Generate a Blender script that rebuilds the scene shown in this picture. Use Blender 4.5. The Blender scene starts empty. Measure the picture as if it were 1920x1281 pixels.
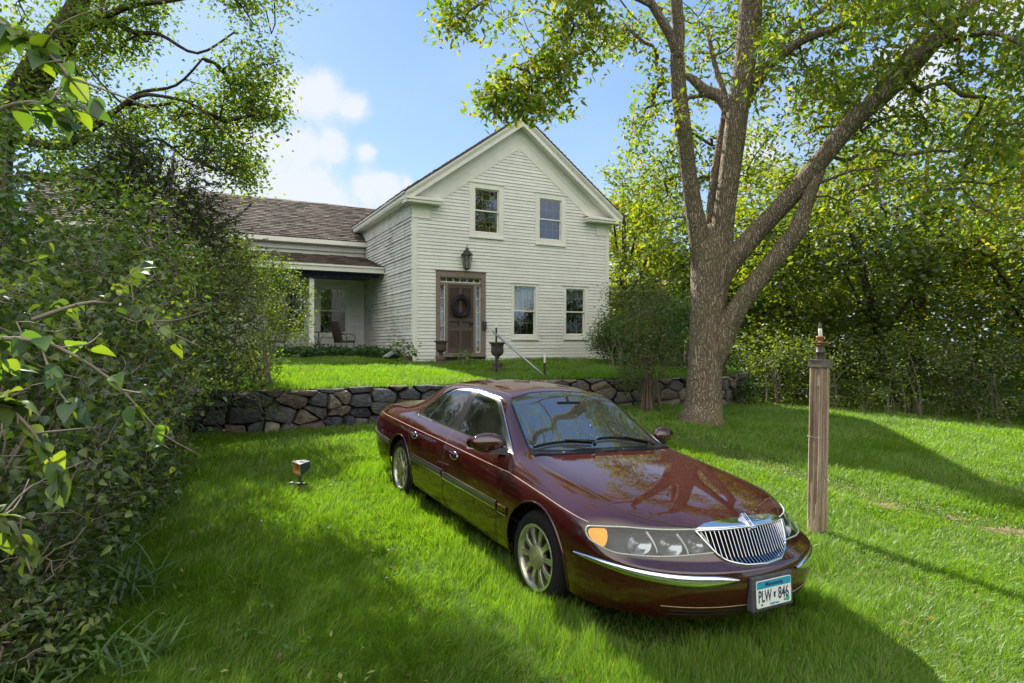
import bpy, bmesh, math, random
import numpy as np
from mathutils import Vector, Matrix, noise
from mathutils.bvhtree import BVHTree
R_ = math.radians
sc = bpy.context.scene
COL = sc.collection
random.seed(7)

# ------------------------------------------------------------------ camera
F_PX = 1150.0
CAMZ = 1.834
cam_d = bpy.data.cameras.new('camera'); cam = bpy.data.objects.new('camera', cam_d); COL.objects.link(cam)
cam.location = (0, 0, CAMZ); cam.rotation_euler = (R_(90), 0, 0)
cam_d.sensor_width = 36.0; cam_d.lens = F_PX / 1920 * 36.0
cam_d.clip_start = 0.05; cam_d.clip_end = 3000
sc.camera = cam

# ------------------------------------------------------------------ sun, sky
SUN_EL = R_(36); SUN_H = Vector((-0.50, 0.866, 0)).normalized()   # where the sun stands
sun_dir = (SUN_H * math.cos(SUN_EL) + Vector((0, 0, math.sin(SUN_EL)))).normalized()
sd = bpy.data.lights.new('sun', 'SUN'); sd.energy = 5.0; sd.angle = R_(0.5); sd.color = (1.0, 0.93, 0.80)
so = bpy.data.objects.new('sun', sd); COL.objects.link(so)
so.rotation_euler = sun_dir.to_track_quat('Z', 'Y').to_euler()
world = bpy.data.worlds.new('World'); sc.world = world; world.use_nodes = True
wn = world.node_tree; wn.nodes.clear()
def WN(t, **k):
    n = wn.nodes.new(t)
    for a, b in k.items(): setattr(n, a, b)
    return n
sky = WN('ShaderNodeTexSky', sky_type='NISHITA', sun_disc=False)
sky.sun_elevation = SUN_EL; sky.sun_rotation = math.atan2(sun_dir.x, sun_dir.y)
sky.air_density = 1.0; sky.dust_density = 0.4; sky.ozone_density = 2.5; sky.altitude = 200
wt = WN('ShaderNodeTexCoord'); sep = WN('ShaderNodeSeparateXYZ'); wn.links.new(wt.outputs['Generated'], sep.inputs[0])
# clouds: noise on a plane above: direction / (z + .22)
addz = WN('ShaderNodeMath', operation='ADD'); addz.inputs[1].default_value = 0.16; wn.links.new(sep.outputs[2], addz.inputs[0])
dx = WN('ShaderNodeMath', operation='DIVIDE'); dy = WN('ShaderNodeMath', operation='DIVIDE')
wn.links.new(sep.outputs[0], dx.inputs[0]); wn.links.new(addz.outputs[0], dx.inputs[1])
wn.links.new(sep.outputs[1], dy.inputs[0]); wn.links.new(addz.outputs[0], dy.inputs[1])
cmb = WN('ShaderNodeCombineXYZ'); wn.links.new(dx.outputs[0], cmb.inputs[0]); wn.links.new(dy.outputs[0], cmb.inputs[1])
cn = WN('ShaderNodeTexNoise'); cn.inputs['Scale'].default_value = 0.55; cn.inputs['Detail'].default_value = 3; cn.inputs['Roughness'].default_value = 0.62
wn.links.new(cmb.outputs[0], cn.inputs['Vector'])
cr = WN('ShaderNodeMapRange'); cr.inputs[1].default_value = 0.42; cr.inputs[2].default_value = 0.80; cr.inputs[3].default_value = 0.0; cr.inputs[4].default_value = 0.75; cr.interpolation_type = 'SMOOTHSTEP'
wn.links.new(cn.outputs[0], cr.inputs[0])
# heaped clouds as soft blobs at given directions (azimuth from +y toward +x, elevation, radius), edges broken by noise
cn2 = WN('ShaderNodeTexNoise'); cn2.inputs['Scale'].default_value = 8.5; cn2.inputs['Detail'].default_value = 9; cn2.inputs['Roughness'].default_value = 0.58; cn2.inputs['Distortion'].default_value = .25
wn.links.new(wt.outputs['Generated'], cn2.inputs['Vector'])
CLOUDS = [(-22.5, 20.2, 1.6), (-20.1, 20.6, 2.0), (-17.4, 20.7, 1.9), (-14.6, 20.2, 1.5), (-24, 17.3, 2.2), (-21.8, 17.0, 1.7), (-19.2, 17.0, 1.8), (-16.4, 17.2, 1.3), (-13.4, 16.9, .9),
          (-23.5, 13.4, 2.2), (-20.9, 13.6, 1.9), (-18.6, 12.8, 1.8), (-16.0, 13.0, 1.6), (-13.7, 13.3, 1.6), (-11.2, 13.6, 1.4), (-9.6, 14.2, .9), (-20, 11.2, 2.6), (-15, 11.0, 2.4), (-11, 11.6, 1.6), (-28, 12, 4),
          (21.5, 14.8, 1.8), (38, 24, 4), (43, 26, 4), (-62, 18, 10), (-48, 22, 7), (33, 20, 3), (150, 20, 14), (200, 30, 16), (100, 25, 12), (-110, 24, 14)]  # the wide blobs at the end are unseen, added behind the camera as fill
last = None
for az, el, rad in CLOUDS:
    a, e = R_(az), R_(el)
    v = (math.sin(a) * math.cos(e), math.cos(a) * math.cos(e), math.sin(e))
    d = WN('ShaderNodeVectorMath', operation='DISTANCE'); d.inputs[1].default_value = v; wn.links.new(wt.outputs['Generated'], d.inputs[0])
    m = WN('ShaderNodeMath', operation='DIVIDE'); m.inputs[1].default_value = R_(rad); wn.links.new(d.outputs['Value'], m.inputs[0])
    if last is None: last = m
    else:
        mn = WN('ShaderNodeMath', operation='SMOOTH_MIN'); mn.inputs[2].default_value = 0.8
        wn.links.new(last.outputs[0], mn.inputs[0]); wn.links.new(m.outputs[0], mn.inputs[1]); last = mn
ns = WN('ShaderNodeMath', operation='MULTIPLY_ADD'); ns.inputs[1].default_value = 4.2
wn.links.new(cn2.outputs[0], ns.inputs[0]); wn.links.new(last.outputs[0], ns.inputs[2])
cm = WN('ShaderNodeMapRange'); cm.interpolation_type = 'SMOOTHSTEP'
cm.inputs[1].default_value = 3.68; cm.inputs[2].default_value = 2.60; cm.inputs[3].default_value = 0; cm.inputs[4].default_value = 0.88
wn.links.new(ns.outputs[0], cm.inputs[0])
# added cloud bank behind the photographer, out of view, to light the house front
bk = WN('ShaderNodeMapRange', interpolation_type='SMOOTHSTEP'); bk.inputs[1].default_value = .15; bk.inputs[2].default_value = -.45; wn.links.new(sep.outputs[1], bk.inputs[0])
mx = WN('ShaderNodeMath', operation='MAXIMUM'); wn.links.new(cr.outputs[0], mx.inputs[0]); wn.links.new(cm.outputs[0], mx.inputs[1])
cshade = WN('ShaderNodeMix', data_type='RGBA'); cshade.inputs['A'].default_value = (2.3, 2.75, 3.3, 1); cshade.inputs['B'].default_value = (3.15, 3.2, 3.32, 1)
wn.links.new(cm.outputs[0], cshade.inputs['Factor'])
grad = WN('ShaderNodeMix', data_type='RGBA'); grad.inputs['A'].default_value = (1.75, 2.45, 3.2, 1); grad.inputs['B'].default_value = (.60, 1.32, 2.75, 1)
gf = WN('ShaderNodeMapRange'); gf.inputs[1].default_value = -.02; gf.inputs[2].default_value = .55; wn.links.new(sep.outputs[2], gf.inputs[0]); wn.links.new(gf.outputs[0], grad.inputs['Factor'])
tint = WN('ShaderNodeMix', data_type='RGBA'); tint.inputs['Factor'].default_value = .18   # clear-day gradient over the physical sky
wn.links.new(grad.outputs['Result'], tint.inputs['A']); wn.links.new(sky.outputs[0], tint.inputs['B'])
cmix = WN('ShaderNodeMix', data_type='RGBA')
wn.links.new(mx.outputs[0], cmix.inputs['Factor']); wn.links.new(tint.outputs['Result'], cmix.inputs['A']); wn.links.new(cshade.outputs['Result'], cmix.inputs['B'])
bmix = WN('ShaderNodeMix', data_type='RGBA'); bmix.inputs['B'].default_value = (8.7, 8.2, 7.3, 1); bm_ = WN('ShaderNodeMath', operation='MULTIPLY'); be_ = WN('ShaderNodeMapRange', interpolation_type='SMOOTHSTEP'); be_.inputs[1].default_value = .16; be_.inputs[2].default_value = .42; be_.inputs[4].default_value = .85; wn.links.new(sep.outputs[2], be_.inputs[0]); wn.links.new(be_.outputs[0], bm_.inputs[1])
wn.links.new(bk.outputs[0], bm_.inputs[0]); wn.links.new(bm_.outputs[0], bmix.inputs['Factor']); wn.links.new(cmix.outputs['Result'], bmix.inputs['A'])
bg = WN('ShaderNodeBackground'); bg.inputs[1].default_value = 0.126
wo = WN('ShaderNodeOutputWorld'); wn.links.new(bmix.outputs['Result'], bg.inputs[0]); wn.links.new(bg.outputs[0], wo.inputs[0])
world.cycles.sampling_method = 'MANUAL'; world.cycles.sample_map_resolution = 512

vs = sc.view_settings; vs.view_transform = 'Standard'; vs.look = 'None'; vs.exposure = 1.25; vs.gamma = 1.0
cy = sc.cycles
cy.use_denoising = True; cy.max_bounces = 7; cy.diffuse_bounces = 3; cy.glossy_bounces = 4; cy.transmission_bounces = 5; cy.transparent_max_bounces = 10
cy.sample_clamp_indirect = 6; cy.caustics_reflective = False; cy.caustics_refractive = False

# ------------------------------------------------------------------ helpers
def tag(o, label=None, cat=None, group=None, kind=None):
    if label: o['label'] = label
    if cat: o['category'] = cat
    if group: o['group'] = group
    if kind: o['kind'] = kind
    return o
def empty(name, loc=(0, 0, 0), mat=None):
    o = bpy.data.objects.new(name, None); COL.objects.link(o); o.empty_display_size = .2
    if mat is not None: o.matrix_world = mat
    else: o.location = loc
    return o

class MB:
    """collects polygons (with a material slot and a colour each) and links them as one mesh object"""
    def __init__(s): s.v = []; s.f = []; s.m = []; s.c = []; s.sm = []
    def poly(s, pts, m=0, c=(1, 1, 1), sm=False):
        n = len(s.v); s.v += [tuple(p) for p in pts]; s.f.append(tuple(range(n, n + len(pts)))); s.m.append(m); s.c.append(c); s.sm.append(sm)
    def mesh(s, vs_, fs, m=0, c=(1, 1, 1), sm=False):
        n = len(s.v); s.v += [tuple(p) for p in vs_]
        for f in fs: s.f.append(tuple(i + n for i in f)); s.m.append(m); s.c.append(c); s.sm.append(sm)
    def box(s, a, b, m=0, c=(1, 1, 1), M=None):
        x0, y0, z0 = a; x1, y1, z1 = b
        p = [Vector(q) for q in ((x0, y0, z0), (x1, y0, z0), (x1, y1, z0), (x0, y1, z0), (x0, y0, z1), (x1, y0, z1), (x1, y1, z1), (x0, y1, z1))]
        if M is not None: p = [M @ q for q in p]
        s.mesh(p, [(0, 3, 2, 1), (4, 5, 6, 7), (0, 1, 5, 4), (1, 2, 6, 5), (2, 3, 7, 6), (3, 0, 4, 7)], m, c)
    def hexa(s, p, m=0, c=(1, 1, 1)):
        s.mesh(p, [(0, 3, 2, 1), (4, 5, 6, 7), (0, 1, 5, 4), (1, 2, 6, 5), (2, 3, 7, 6), (3, 0, 4, 7)], m, c)
    def tube(s, pts, r, n=8, m=0, c=(1, 1, 1), caps=True, closed=False):
        pts = [Vector(p) for p in pts]; k = len(pts)
        if not hasattr(r, '__len__'): r = [r] * k
        up = Vector((0, 0, 1)); base = len(s.v); prev = None
        for i, p in enumerate(pts):
            if closed: t = pts[(i + 1) % k] - pts[i - 1]
            else: t = pts[min(i + 1, k - 1)] - pts[max(i - 1, 0)]
            t.normalize()
            if prev is None:
                a = t.cross(up)
                if a.length < .1: a = t.cross(Vector((1, 0, 0)))
            else: a = prev - t * prev.dot(t)
            a.normalize(); b = t.cross(a); prev = a
            for q in range(n):
                w = 2 * math.pi * q / n; s.v.append(tuple(p + (a * math.cos(w) + b * math.sin(w)) * r[i]))
        for i in range(k if closed else k - 1):
            i2 = (i + 1) % k
            for q in range(n):
                s.f.append((base + i * n + q, base + i * n + (q + 1) % n, base + i2 * n + (q + 1) % n, base + i2 * n + q)); s.m.append(m); s.c.append(c); s.sm.append(True)
        if caps and not closed:
            for i, rev in ((0, True), (k - 1, False)):
                f = [base + i * n + q for q in range(n)]
                s.f.append(tuple(reversed(f) if rev else f)); s.m.append(m); s.c.append(c); s.sm.append(False)
    def lathe(s, prof, n=24, m=0, c=(1, 1, 1), M=None, sm=True):
        base = len(s.v); M = M or Matrix.Identity(4)
        for r, z in prof:
            for q in range(n):
                w = 2 * math.pi * q / n; s.v.append(tuple(M @ Vector((r * math.cos(w), r * math.sin(w), z))))
        for i in range(len(prof) - 1):
            for q in range(n):
                s.f.append((base + i * n + q, base + i * n + (q + 1) % n, base + (i + 1) * n + (q + 1) % n, base + (i + 1) * n + q)); s.m.append(m); s.c.append(c); s.sm.append(sm)
    def build(s, name, mats, parent=None, bevel=0, shade=None):
        me = bpy.data.meshes.new(name); me.from_pydata(s.v, [], s.f)
        if not isinstance(mats, (list, tuple)): mats = [mats]
        for q in mats: me.materials.append(q)
        me.polygons.foreach_set('material_index', s.m)
        me.polygons.foreach_set('use_smooth', s.sm)
        at = me.attributes.new('col', 'FLOAT_COLOR', 'FACE')
        at.data.foreach_set('color', np.array([list(q[:3]) + [1] for q in s.c], dtype=np.float32).ravel())
        me.update()
        o = bpy.data.objects.new(name, me); COL.objects.link(o)
        if parent: o.parent = parent
        if bevel:
            b = o.modifiers.new('bevel', 'BEVEL'); b.width = bevel; b.segments = 2; b.limit_method = 'ANGLE'
        return o

def np_mesh(name, verts, faces, mats, cols=None, smooth=False, parent=None, nv=None):
    """verts (N,3), faces (M,k) all the same size -> object, quick"""
    verts = np.asarray(verts, np.float32); faces = np.asarray(faces, np.int32)
    me = bpy.data.meshes.new(name); k = faces.shape[1]
    me.vertices.add(len(verts)); me.vertices.foreach_set('co', verts.ravel())
    me.loops.add(faces.size); me.loops.foreach_set('vertex_index', faces.ravel())
    me.polygons.add(len(faces)); me.polygons.foreach_set('loop_start', np.arange(0, faces.size, k, dtype=np.int32))
    me.polygons.foreach_set('loop_total', np.full(len(faces), k, np.int32))
    if smooth: me.polygons.foreach_set('use_smooth', np.ones(len(faces), bool))
    me.update(calc_edges=True)
    if not isinstance(mats, (list, tuple)): mats = [mats]
    for q in mats: me.materials.append(q)
    if cols is not None:
        at = me.attributes.new('col', 'FLOAT_COLOR', 'FACE')
        a = np.ones((len(faces), 4), np.float32); a[:, :3] = cols; at.data.foreach_set('color', a.ravel())
    o = bpy.data.objects.new(name, me); COL.objects.link(o)
    if parent: o.parent = parent
    return o

# ------------------------------------------------------------------ materials
class NT:
    def __init__(s, name):
        s.mat = bpy.data.materials.new(name); s.mat.use_nodes = True; s.t = s.mat.node_tree; s.t.nodes.clear()
        s.out = s.n('ShaderNodeOutputMaterial')
    def n(s, t, **k):
        q = s.t.nodes.new(t)
        for a, b in k.items():
            if a.startswith('i_'):
                key = a[2:].replace('_', ' ')
                q.inputs[int(key) if key.isdigit() else key].default_value = b
            else: setattr(q, a, b)
        return q
    def l(s, a, b): s.t.links.new(a, b)
    def surf(s, x): s.l(x, s.out.inputs[0]); return s.mat
    def tex(s, scale, detail=4, rough=.6, coord='Object', stretch=None, kind='ShaderNodeTexNoise'):
        tc = s.n('ShaderNodeTexCoord'); v = tc.outputs[coord]
        if stretch:
            mp = s.n('ShaderNodeMapping'); mp.inputs['Scale'].default_value = stretch; s.l(v, mp.inputs[0]); v = mp.outputs[0]
        q = s.n(kind); q.inputs['Scale'].default_value = scale
        if kind == 'ShaderNodeTexNoise': q.inputs['Detail'].default_value = detail; q.inputs['Roughness'].default_value = rough
        s.l(v, q.inputs['Vector']); return q.outputs[0]
    def ramp(s, x, lo, hi, a=0., b=1.):
        q = s.n('ShaderNodeMapRange'); q.inputs[1].default_value = lo; q.inputs[2].default_value = hi; q.inputs[3].default_value = a; q.inputs[4].default_value = b
        s.l(x, q.inputs[0]); return q.outputs[0]
    def mix(s, fac, a, b, mode='MIX'):
        q = s.n('ShaderNodeMix', data_type='RGBA', blend_type=mode)
        for k, v in (('Factor', fac), ('A', a), ('B', b)):
            if isinstance(v, (int, float)): q.inputs[k].default_value = v
            elif isinstance(v, (tuple, list)): q.inputs[k].default_value = (*v[:3], 1)
            else: s.l(v, q.inputs[k])
        return q.outputs['Result']
    def bsdf(s, col, rough=.6, metal=0., spec=.5, coat=0., bump=None, bd=.01, **k):
        b = s.n('ShaderNodeBsdfPrincipled')
        if isinstance(col, (tuple, list)): b.inputs['Base Color'].default_value = (*col[:3], 1)
        else: s.l(col, b.inputs['Base Color'])
        if isinstance(rough, (int, float)): b.inputs['Roughness'].default_value = rough
        else: s.l(rough, b.inputs['Roughness'])
        b.inputs['Metallic'].default_value = metal; b.inputs['Specular IOR Level'].default_value = spec; b.inputs['Coat Weight'].default_value = coat; b.inputs['Coat Roughness'].default_value = .03
        for a, v in k.items(): b.inputs[a.replace('_', ' ')].default_value = v
        if bump is not None:
            q = s.n('ShaderNodeBump', i_Distance=bd); q.inputs['Strength'].default_value = 1; s.l(bump, q.inputs['Height']); s.l(q.outputs[0], b.inputs['Normal'])
        return b.outputs[0]
def simple(name, col, rough=.6, metal=0., var=.12, scale=12, bd=0, coat=0, spec=.5):
    t = NT(name); n = t.tex(scale)
    c = t.mix(t.ramp(n, .3, .7), tuple(x * (1 - var) for x in col), tuple(min(1, x * (1 + var)) for x in col))
    return t.surf(t.bsdf(c, rough, metal, spec, coat, bump=n if bd else None, bd=bd or .01))
def text(s, size, x, y, z, mat, name, parent, ex=.0006, sx=1.0, bold=0, align='CENTER', M=None):
    cu = bpy.data.curves.new(name, 'FONT'); cu.body = s; cu.size = size; cu.align_x = align; cu.align_y = 'CENTER'; cu.extrude = ex; cu.offset = bold; cu.resolution_u = 3
    to = bpy.data.objects.new(name, cu); COL.objects.link(to); dg = bpy.context.evaluated_depsgraph_get(); dg.update()
    m_ = bpy.data.meshes.new_from_object(to.evaluated_get(dg)); bpy.data.objects.remove(to); m_.materials.append(mat)
    o = bpy.data.objects.new(name, m_); COL.objects.link(o); o.parent = parent; o.location = (x, y, z); o.scale = (sx, 1, 1)
    return o
# ------------------------------------------------------------------ where the car stands (forward, left, up) and the lie of the land
_yaw, _pi, _ro = R_(150.637), R_(-2.35), R_(-2.376)
_F = Vector((math.sin(_yaw), math.cos(_yaw), 0)); _L = Vector((-math.cos(_yaw), math.sin(_yaw), 0)); _U = Vector((0, 0, 1))
_F2 = _F * math.cos(_pi) + _U * math.sin(_pi); _U2 = _U * math.cos(_pi) - _F * math.sin(_pi)
_L2 = _L * math.cos(_ro) + _U2 * math.sin(_ro); _U3 = _U2 * math.cos(_ro) - _L * math.sin(_ro)
CARM = Matrix(((_F2.x, _L2.x, _U3.x, .9275), (_F2.y, _L2.y, _U3.y, 4.634), (_F2.z, _L2.z, _U3.z, 0.0), (0, 0, 0, 1)))

GP = [(-2.4, 6.6, .21), (-3.4, 10.0, .30), (-6, 9.2, .36), (0.5, 11.5, .30), (3.65, 11.8, .30), (3.0, 6.0, -.09), (3.2, 4.3, -.14), (0, 2.5, .0), (-3, 3, .17),
      (6.5, 6.8, -.2), (5.3, 9.5, .02), (8, 17, .0), (11.5, 13.6, -.08), (14, 11, -.12), (4, 14, .34), (-12, 8, .5), (-10, 0, .3), (10, 0, -.5), (0, -8, -.1), (-20, -10, .4), (20, -8, -.8), (24, 18, -.3), (0, 30, .4), (20, 34, 0), (-20, 24, .9), (-20, 40, .9), (0, 45, .3)]
for x, y in ((0, .8), (0, -.8), (-2.77, .8), (-2.77, -.8), (-1.4, 0)):
    q = CARM @ Vector((x, y, 0)); GP.append((q.x, q.y, q.z))
_gp = np.array(GP); _pl = np.array([.15, -.02, .006])
def _plane(x, y): return _pl[0] + _pl[1] * np.clip(x, -25, 25) + _pl[2] * np.clip(y, -15, 40)
_sig = 5.0
_K = np.exp(-((_gp[:, None, :2] - _gp[None, :, :2]) ** 2).sum(-1) / (2 * _sig ** 2)) + np.eye(len(_gp)) * 2e-3
_w = np.linalg.solve(_K, _gp[:, 2] - _plane(_gp[:, 0], _gp[:, 1]))
def gz(x, y):
    x = np.asarray(x, float); y = np.asarray(y, float)
    k = np.exp(-((x[..., None] - _gp[:, 0]) ** 2 + (y[..., None] - _gp[:, 1]) ** 2) / (2 * _sig ** 2))
    return _plane(x, y) + k @ _w
# the front edge of the terrace, held by the stone wall
WL = [(-15, 6.0), (-9, 8.2), (-6, 9.3), (-3.98, 10.2), (-2.6, 11.2), (-1.6, 11.55), (-.6, 12.3), (0.1, 13.0), (1.1, 13.5), (2.3, 13.55), (3.7, 14.0), (5.2, 14.9), (6.2, 16.4), (6.8, 19), (7.2, 24), (7.4, 40)]
_wl = np.array(WL)
def wall_dist(x, y):
    """signed distance behind the wall line (positive on the terrace)"""
    P = np.stack([np.asarray(x, float), np.asarray(y, float)], -1); best = np.full(P.shape[:-1], 1e9); sg = np.zeros(P.shape[:-1])
    for a, b in zip(_wl[:-1], _wl[1:]):
        d = b - a; t = np.clip(((P - a) @ d) / (d @ d), 0, 1); q = a + t[..., None] * d; dd = np.linalg.norm(P - q, axis=-1)
        s = np.sign(d[0] * (P[..., 1] - a[1]) - d[1] * (P[..., 0] - a[0])); m = dd < best; best = np.where(m, dd, best); sg = np.where(m, s, sg)
    return best * sg
def tz(x, y):
    d = np.clip(wall_dist(x, y), 0, 12)
    return 1.0 + .045 * d + .03 * np.sin(np.asarray(x) * .9) * .3

# dirt-and-thatch ground below the blades
def ground_mat(name, bare=False):
    t = NT(name); n1 = t.tex(1.3, 5); n2 = t.tex(38, 5, .7)
    c = t.mix(t.ramp(n2, .3, .7), (.030, .055, .010), (.075, .120, .022)); c = t.mix(t.ramp(n1, .35, .7), c, (.085, .13, .03))
    if bare:
        # the worn strip across the lawn
        pass
    return t.surf(t.bsdf(c, .95, bump=n2, bd=.03, spec=.1))
M_ground = ground_mat('lawn_soil')
def sheet(name, xs, ys, zf, mat, keep=None):
    X, Y = np.meshgrid(xs, ys); Z = zf(X, Y); nx, ny = len(xs), len(ys)
    v = np.stack([X, Y, Z], -1).reshape(-1, 3); i = np.arange(nx * ny).reshape(ny, nx)
    f = np.stack([i[:-1, :-1], i[:-1, 1:], i[1:, 1:], i[1:, :-1]], -1).reshape(-1, 4)
    if keep is not None:
        cx = v[f].mean(1); f = f[keep(cx[:, 0], cx[:, 1])]
    return np_mesh(name, v, f, mat, smooth=True)
xs = np.concatenate([np.linspace(-900, -40, 14), np.linspace(-38, 38, 153), np.linspace(40, 900, 14)])
ys = np.concatenate([np.linspace(-600, -30, 10), np.linspace(-28, 50, 157), np.linspace(55, 1400, 16)])
tag(sheet('ground', xs, ys, gz, M_ground), 'green lawn ground sloping gently to the right', kind='structure')
# ================================================================== terrace, stone wall
def _wallkeep(cx, cy): return (wall_dist(cx, cy) > .12)
xs = np.linspace(-16, 8.2, 160); ys = np.linspace(6, 42, 200)
M_terr = ground_mat('terrace_soil')
tr_ = sheet('terrace_lawn', xs, ys, tz, M_terr, _wallkeep)
tag(tr_, 'raised green lawn terrace behind the dry stone wall', kind='structure')

def stone_wall():
    rng = random.Random(11); P = [Vector((a, b)) for a, b in WL[1:14]]; cum = [0]
    for a, b in zip(P[:-1], P[1:]): cum.append(cum[-1] + (b - a).length)
    Lt = cum[-1]
    def at(s):
        s = min(max(s, 0), Lt - 1e-6)
        for i in range(len(P) - 1):
            if s <= cum[i + 1]:
                t = (s - cum[i]) / (cum[i + 1] - cum[i]); p = P[i].lerp(P[i + 1], t); d = (P[i + 1] - P[i]).normalized()
                # blend the direction near the corners
                return p, Vector((d.y, -d.x))
        return P[-1], Vector((0, -1))
    H = .98
    sites = []; z = .0
    while z < H:
        s = rng.uniform(0, .3); h = rng.choice([.17, .23, .31]) if z > .1 else .30
        while s < Lt:
            w = rng.choice([.14, .26, .34, .48, .66]); sites.append((s + w / 2 + rng.uniform(-.08, .08), z + h / 2 + rng.uniform(-.085, .085))); s += w
        z += h
    S = np.array(sites); M = {}
    b = MB()
    cols = [(.075, .082, .10), (.10, .10, .105), (.12, .095, .085), (.15, .125, .105), (.055, .062, .08), (.17, .15, .13), (.10, .08, .072), (.22, .20, .17), (.09, .092, .105), (.065, .07, .085)]
    for i, (sx, sz) in enumerate(sites):
        poly = [Vector((sx - .6, -.02)), Vector((sx + .6, -.02)), Vector((sx + .6, H)), Vector((sx - .6, H))]
        near = np.argsort((S[:, 0] - sx) ** 2 + ((S[:, 1] - sz) * 1.3) ** 2)[1:16]
        for j in near:
            q = Vector(sites[j]); m = (Vector((sx, sz)) + q) / 2; n = q - Vector((sx, sz)); n.y *= 1.5; out = []
            for k in range(len(poly)):
                a, c = poly[k], poly[(k + 1) % len(poly)]; da, dc = (a - m).dot(n), (c - m).dot(n)
                if da <= 0: out.append(a)
                if da * dc < 0: out.append(a.lerp(c, da / (da - dc)))
            poly = out
            if len(poly) < 3: break
        if len(poly) < 3: continue
        cen = sum(poly, Vector((0, 0))) / len(poly)
        # round the corners once
        pp = []
        for k in range(len(poly)):
            a, p, c = poly[k - 1], poly[k], poly[(k + 1) % len(poly)]
            pp += [p.lerp(a, .12), p.lerp(c, .12), p.lerp(c, .5) + Vector((rng.uniform(-.014, .014), rng.uniform(-.014, .014)))]
        poly = [p + Vector((rng.uniform(-.012, .012), rng.uniform(-.012, .012))) for p in pp]
        gap = rng.uniform(.90, .95); dep = rng.uniform(.02, .11); tilt = Vector((rng.uniform(-.15, .15), rng.uniform(-.15, .15)))
        s0, n0 = at(cen.x)
        top = 1.0 if True else 1
        zb = float(gz(s0.x, s0.y)) - .08; zt = float(tz(s0.x + .3 * -n0.x, s0.y - .3 * n0.y)) - .01 + rng.uniform(-.02, .03)
        sc_ = (zt - zb) / H
        def P3(p, d):
            q, n = at(p.x); d2 = d + (p - cen).dot(tilt)
            return (q.x + n.x * d2, q.y + n.y * d2, zb + p.y * sc_)
        r0 = [cen + (p - cen) * .97 for p in poly]; r1 = [cen + (p - cen) * gap for p in poly]; r2 = [cen + (p - cen) * (gap - .09) for p in poly]; r3 = [cen + (p - cen) * .45 for p in poly]
        n = len(poly); V = [P3(p, -.35) for p in r0] + [P3(p, dep - .05) for p in r1] + [P3(p, dep + rng.uniform(-.006, .006)) for p in r2] + [P3(p, dep + .014 + rng.uniform(-.012, .012)) for p in r3] + [P3(cen, dep + .02)]
        F = [(r * n + k, r * n + (k + 1) % n, (r + 1) * n + (k + 1) % n, (r + 1) * n + k) for r in range(3) for k in range(n)] + [(3 * n + k, 3 * n + (k + 1) % n, 4 * n) for k in range(n)]
        c = rng.choice(cols); v = rng.uniform(.95, 1.55)
        if cen.x > 11: c = tuple(x * .6 + y * .4 for x, y in zip(c, (.17, .14, .11)))
        b.mesh(V, F, 0, tuple(x * v for x in c))
    # dark rubble core behind the gaps
    for k in range(len(P) - 1):
        a, c = P[k], P[k + 1]; n = Vector(((c - a).y, -(c - a).x)).normalized(); o = -.07
        za, zc = float(gz(a.x, a.y)) - .1, float(gz(c.x, c.y)) - .1; ta, tc = float(tz(a.x, a.y)) - .03, float(tz(c.x, c.y)) - .03
        b.mesh([(a.x + n.x * o, a.y + n.y * o, za), (c.x + n.x * o, c.y + n.y * o, zc), (c.x + n.x * o, c.y + n.y * o, tc), (a.x + n.x * o, a.y + n.y * o, ta),
                (a.x - n.x * .3, a.y - n.y * .3, ta), (c.x - n.x * .3, c.y - n.y * .3, tc)], [(0, 1, 2, 3), (3, 2, 5, 4)], 0, (.035, .03, .025))
    t = NT('field_stone'); at_ = t.n('ShaderNodeAttribute', attribute_name='col'); n1 = t.tex(9, 6, .7); n2 = t.tex(45, 5, .75)
    c = t.mix(t.ramp(n1, .35, .65), t.mix(1.0, at_.outputs['Color'], (.55, .55, .58), 'MULTIPLY'), t.mix(1.0, at_.outputs['Color'], (1.35, 1.3, 1.2), 'MULTIPLY'))
    c = t.mix(t.ramp(t.tex(3.5, 5, .7), .56, .66, 0, .6), c, (.16, .17, .13)); c = t.mix(t.ramp(n2, .62, .70, 0, .7), c, (.30, .29, .26))
    ad = t.n('ShaderNodeMath', operation='ADD'); t.l(n1, ad.inputs[0]); t.l(n2, ad.inputs[1])
    m = t.surf(t.bsdf(c, .85, bump=ad.outputs[0], bd=.03, spec=.25))
    o = b.build('stone_wall', m)
    tag(o, 'low dry stone retaining wall of dark irregular boulders below the house lawn', 'wall')
stone_wall()

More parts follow.
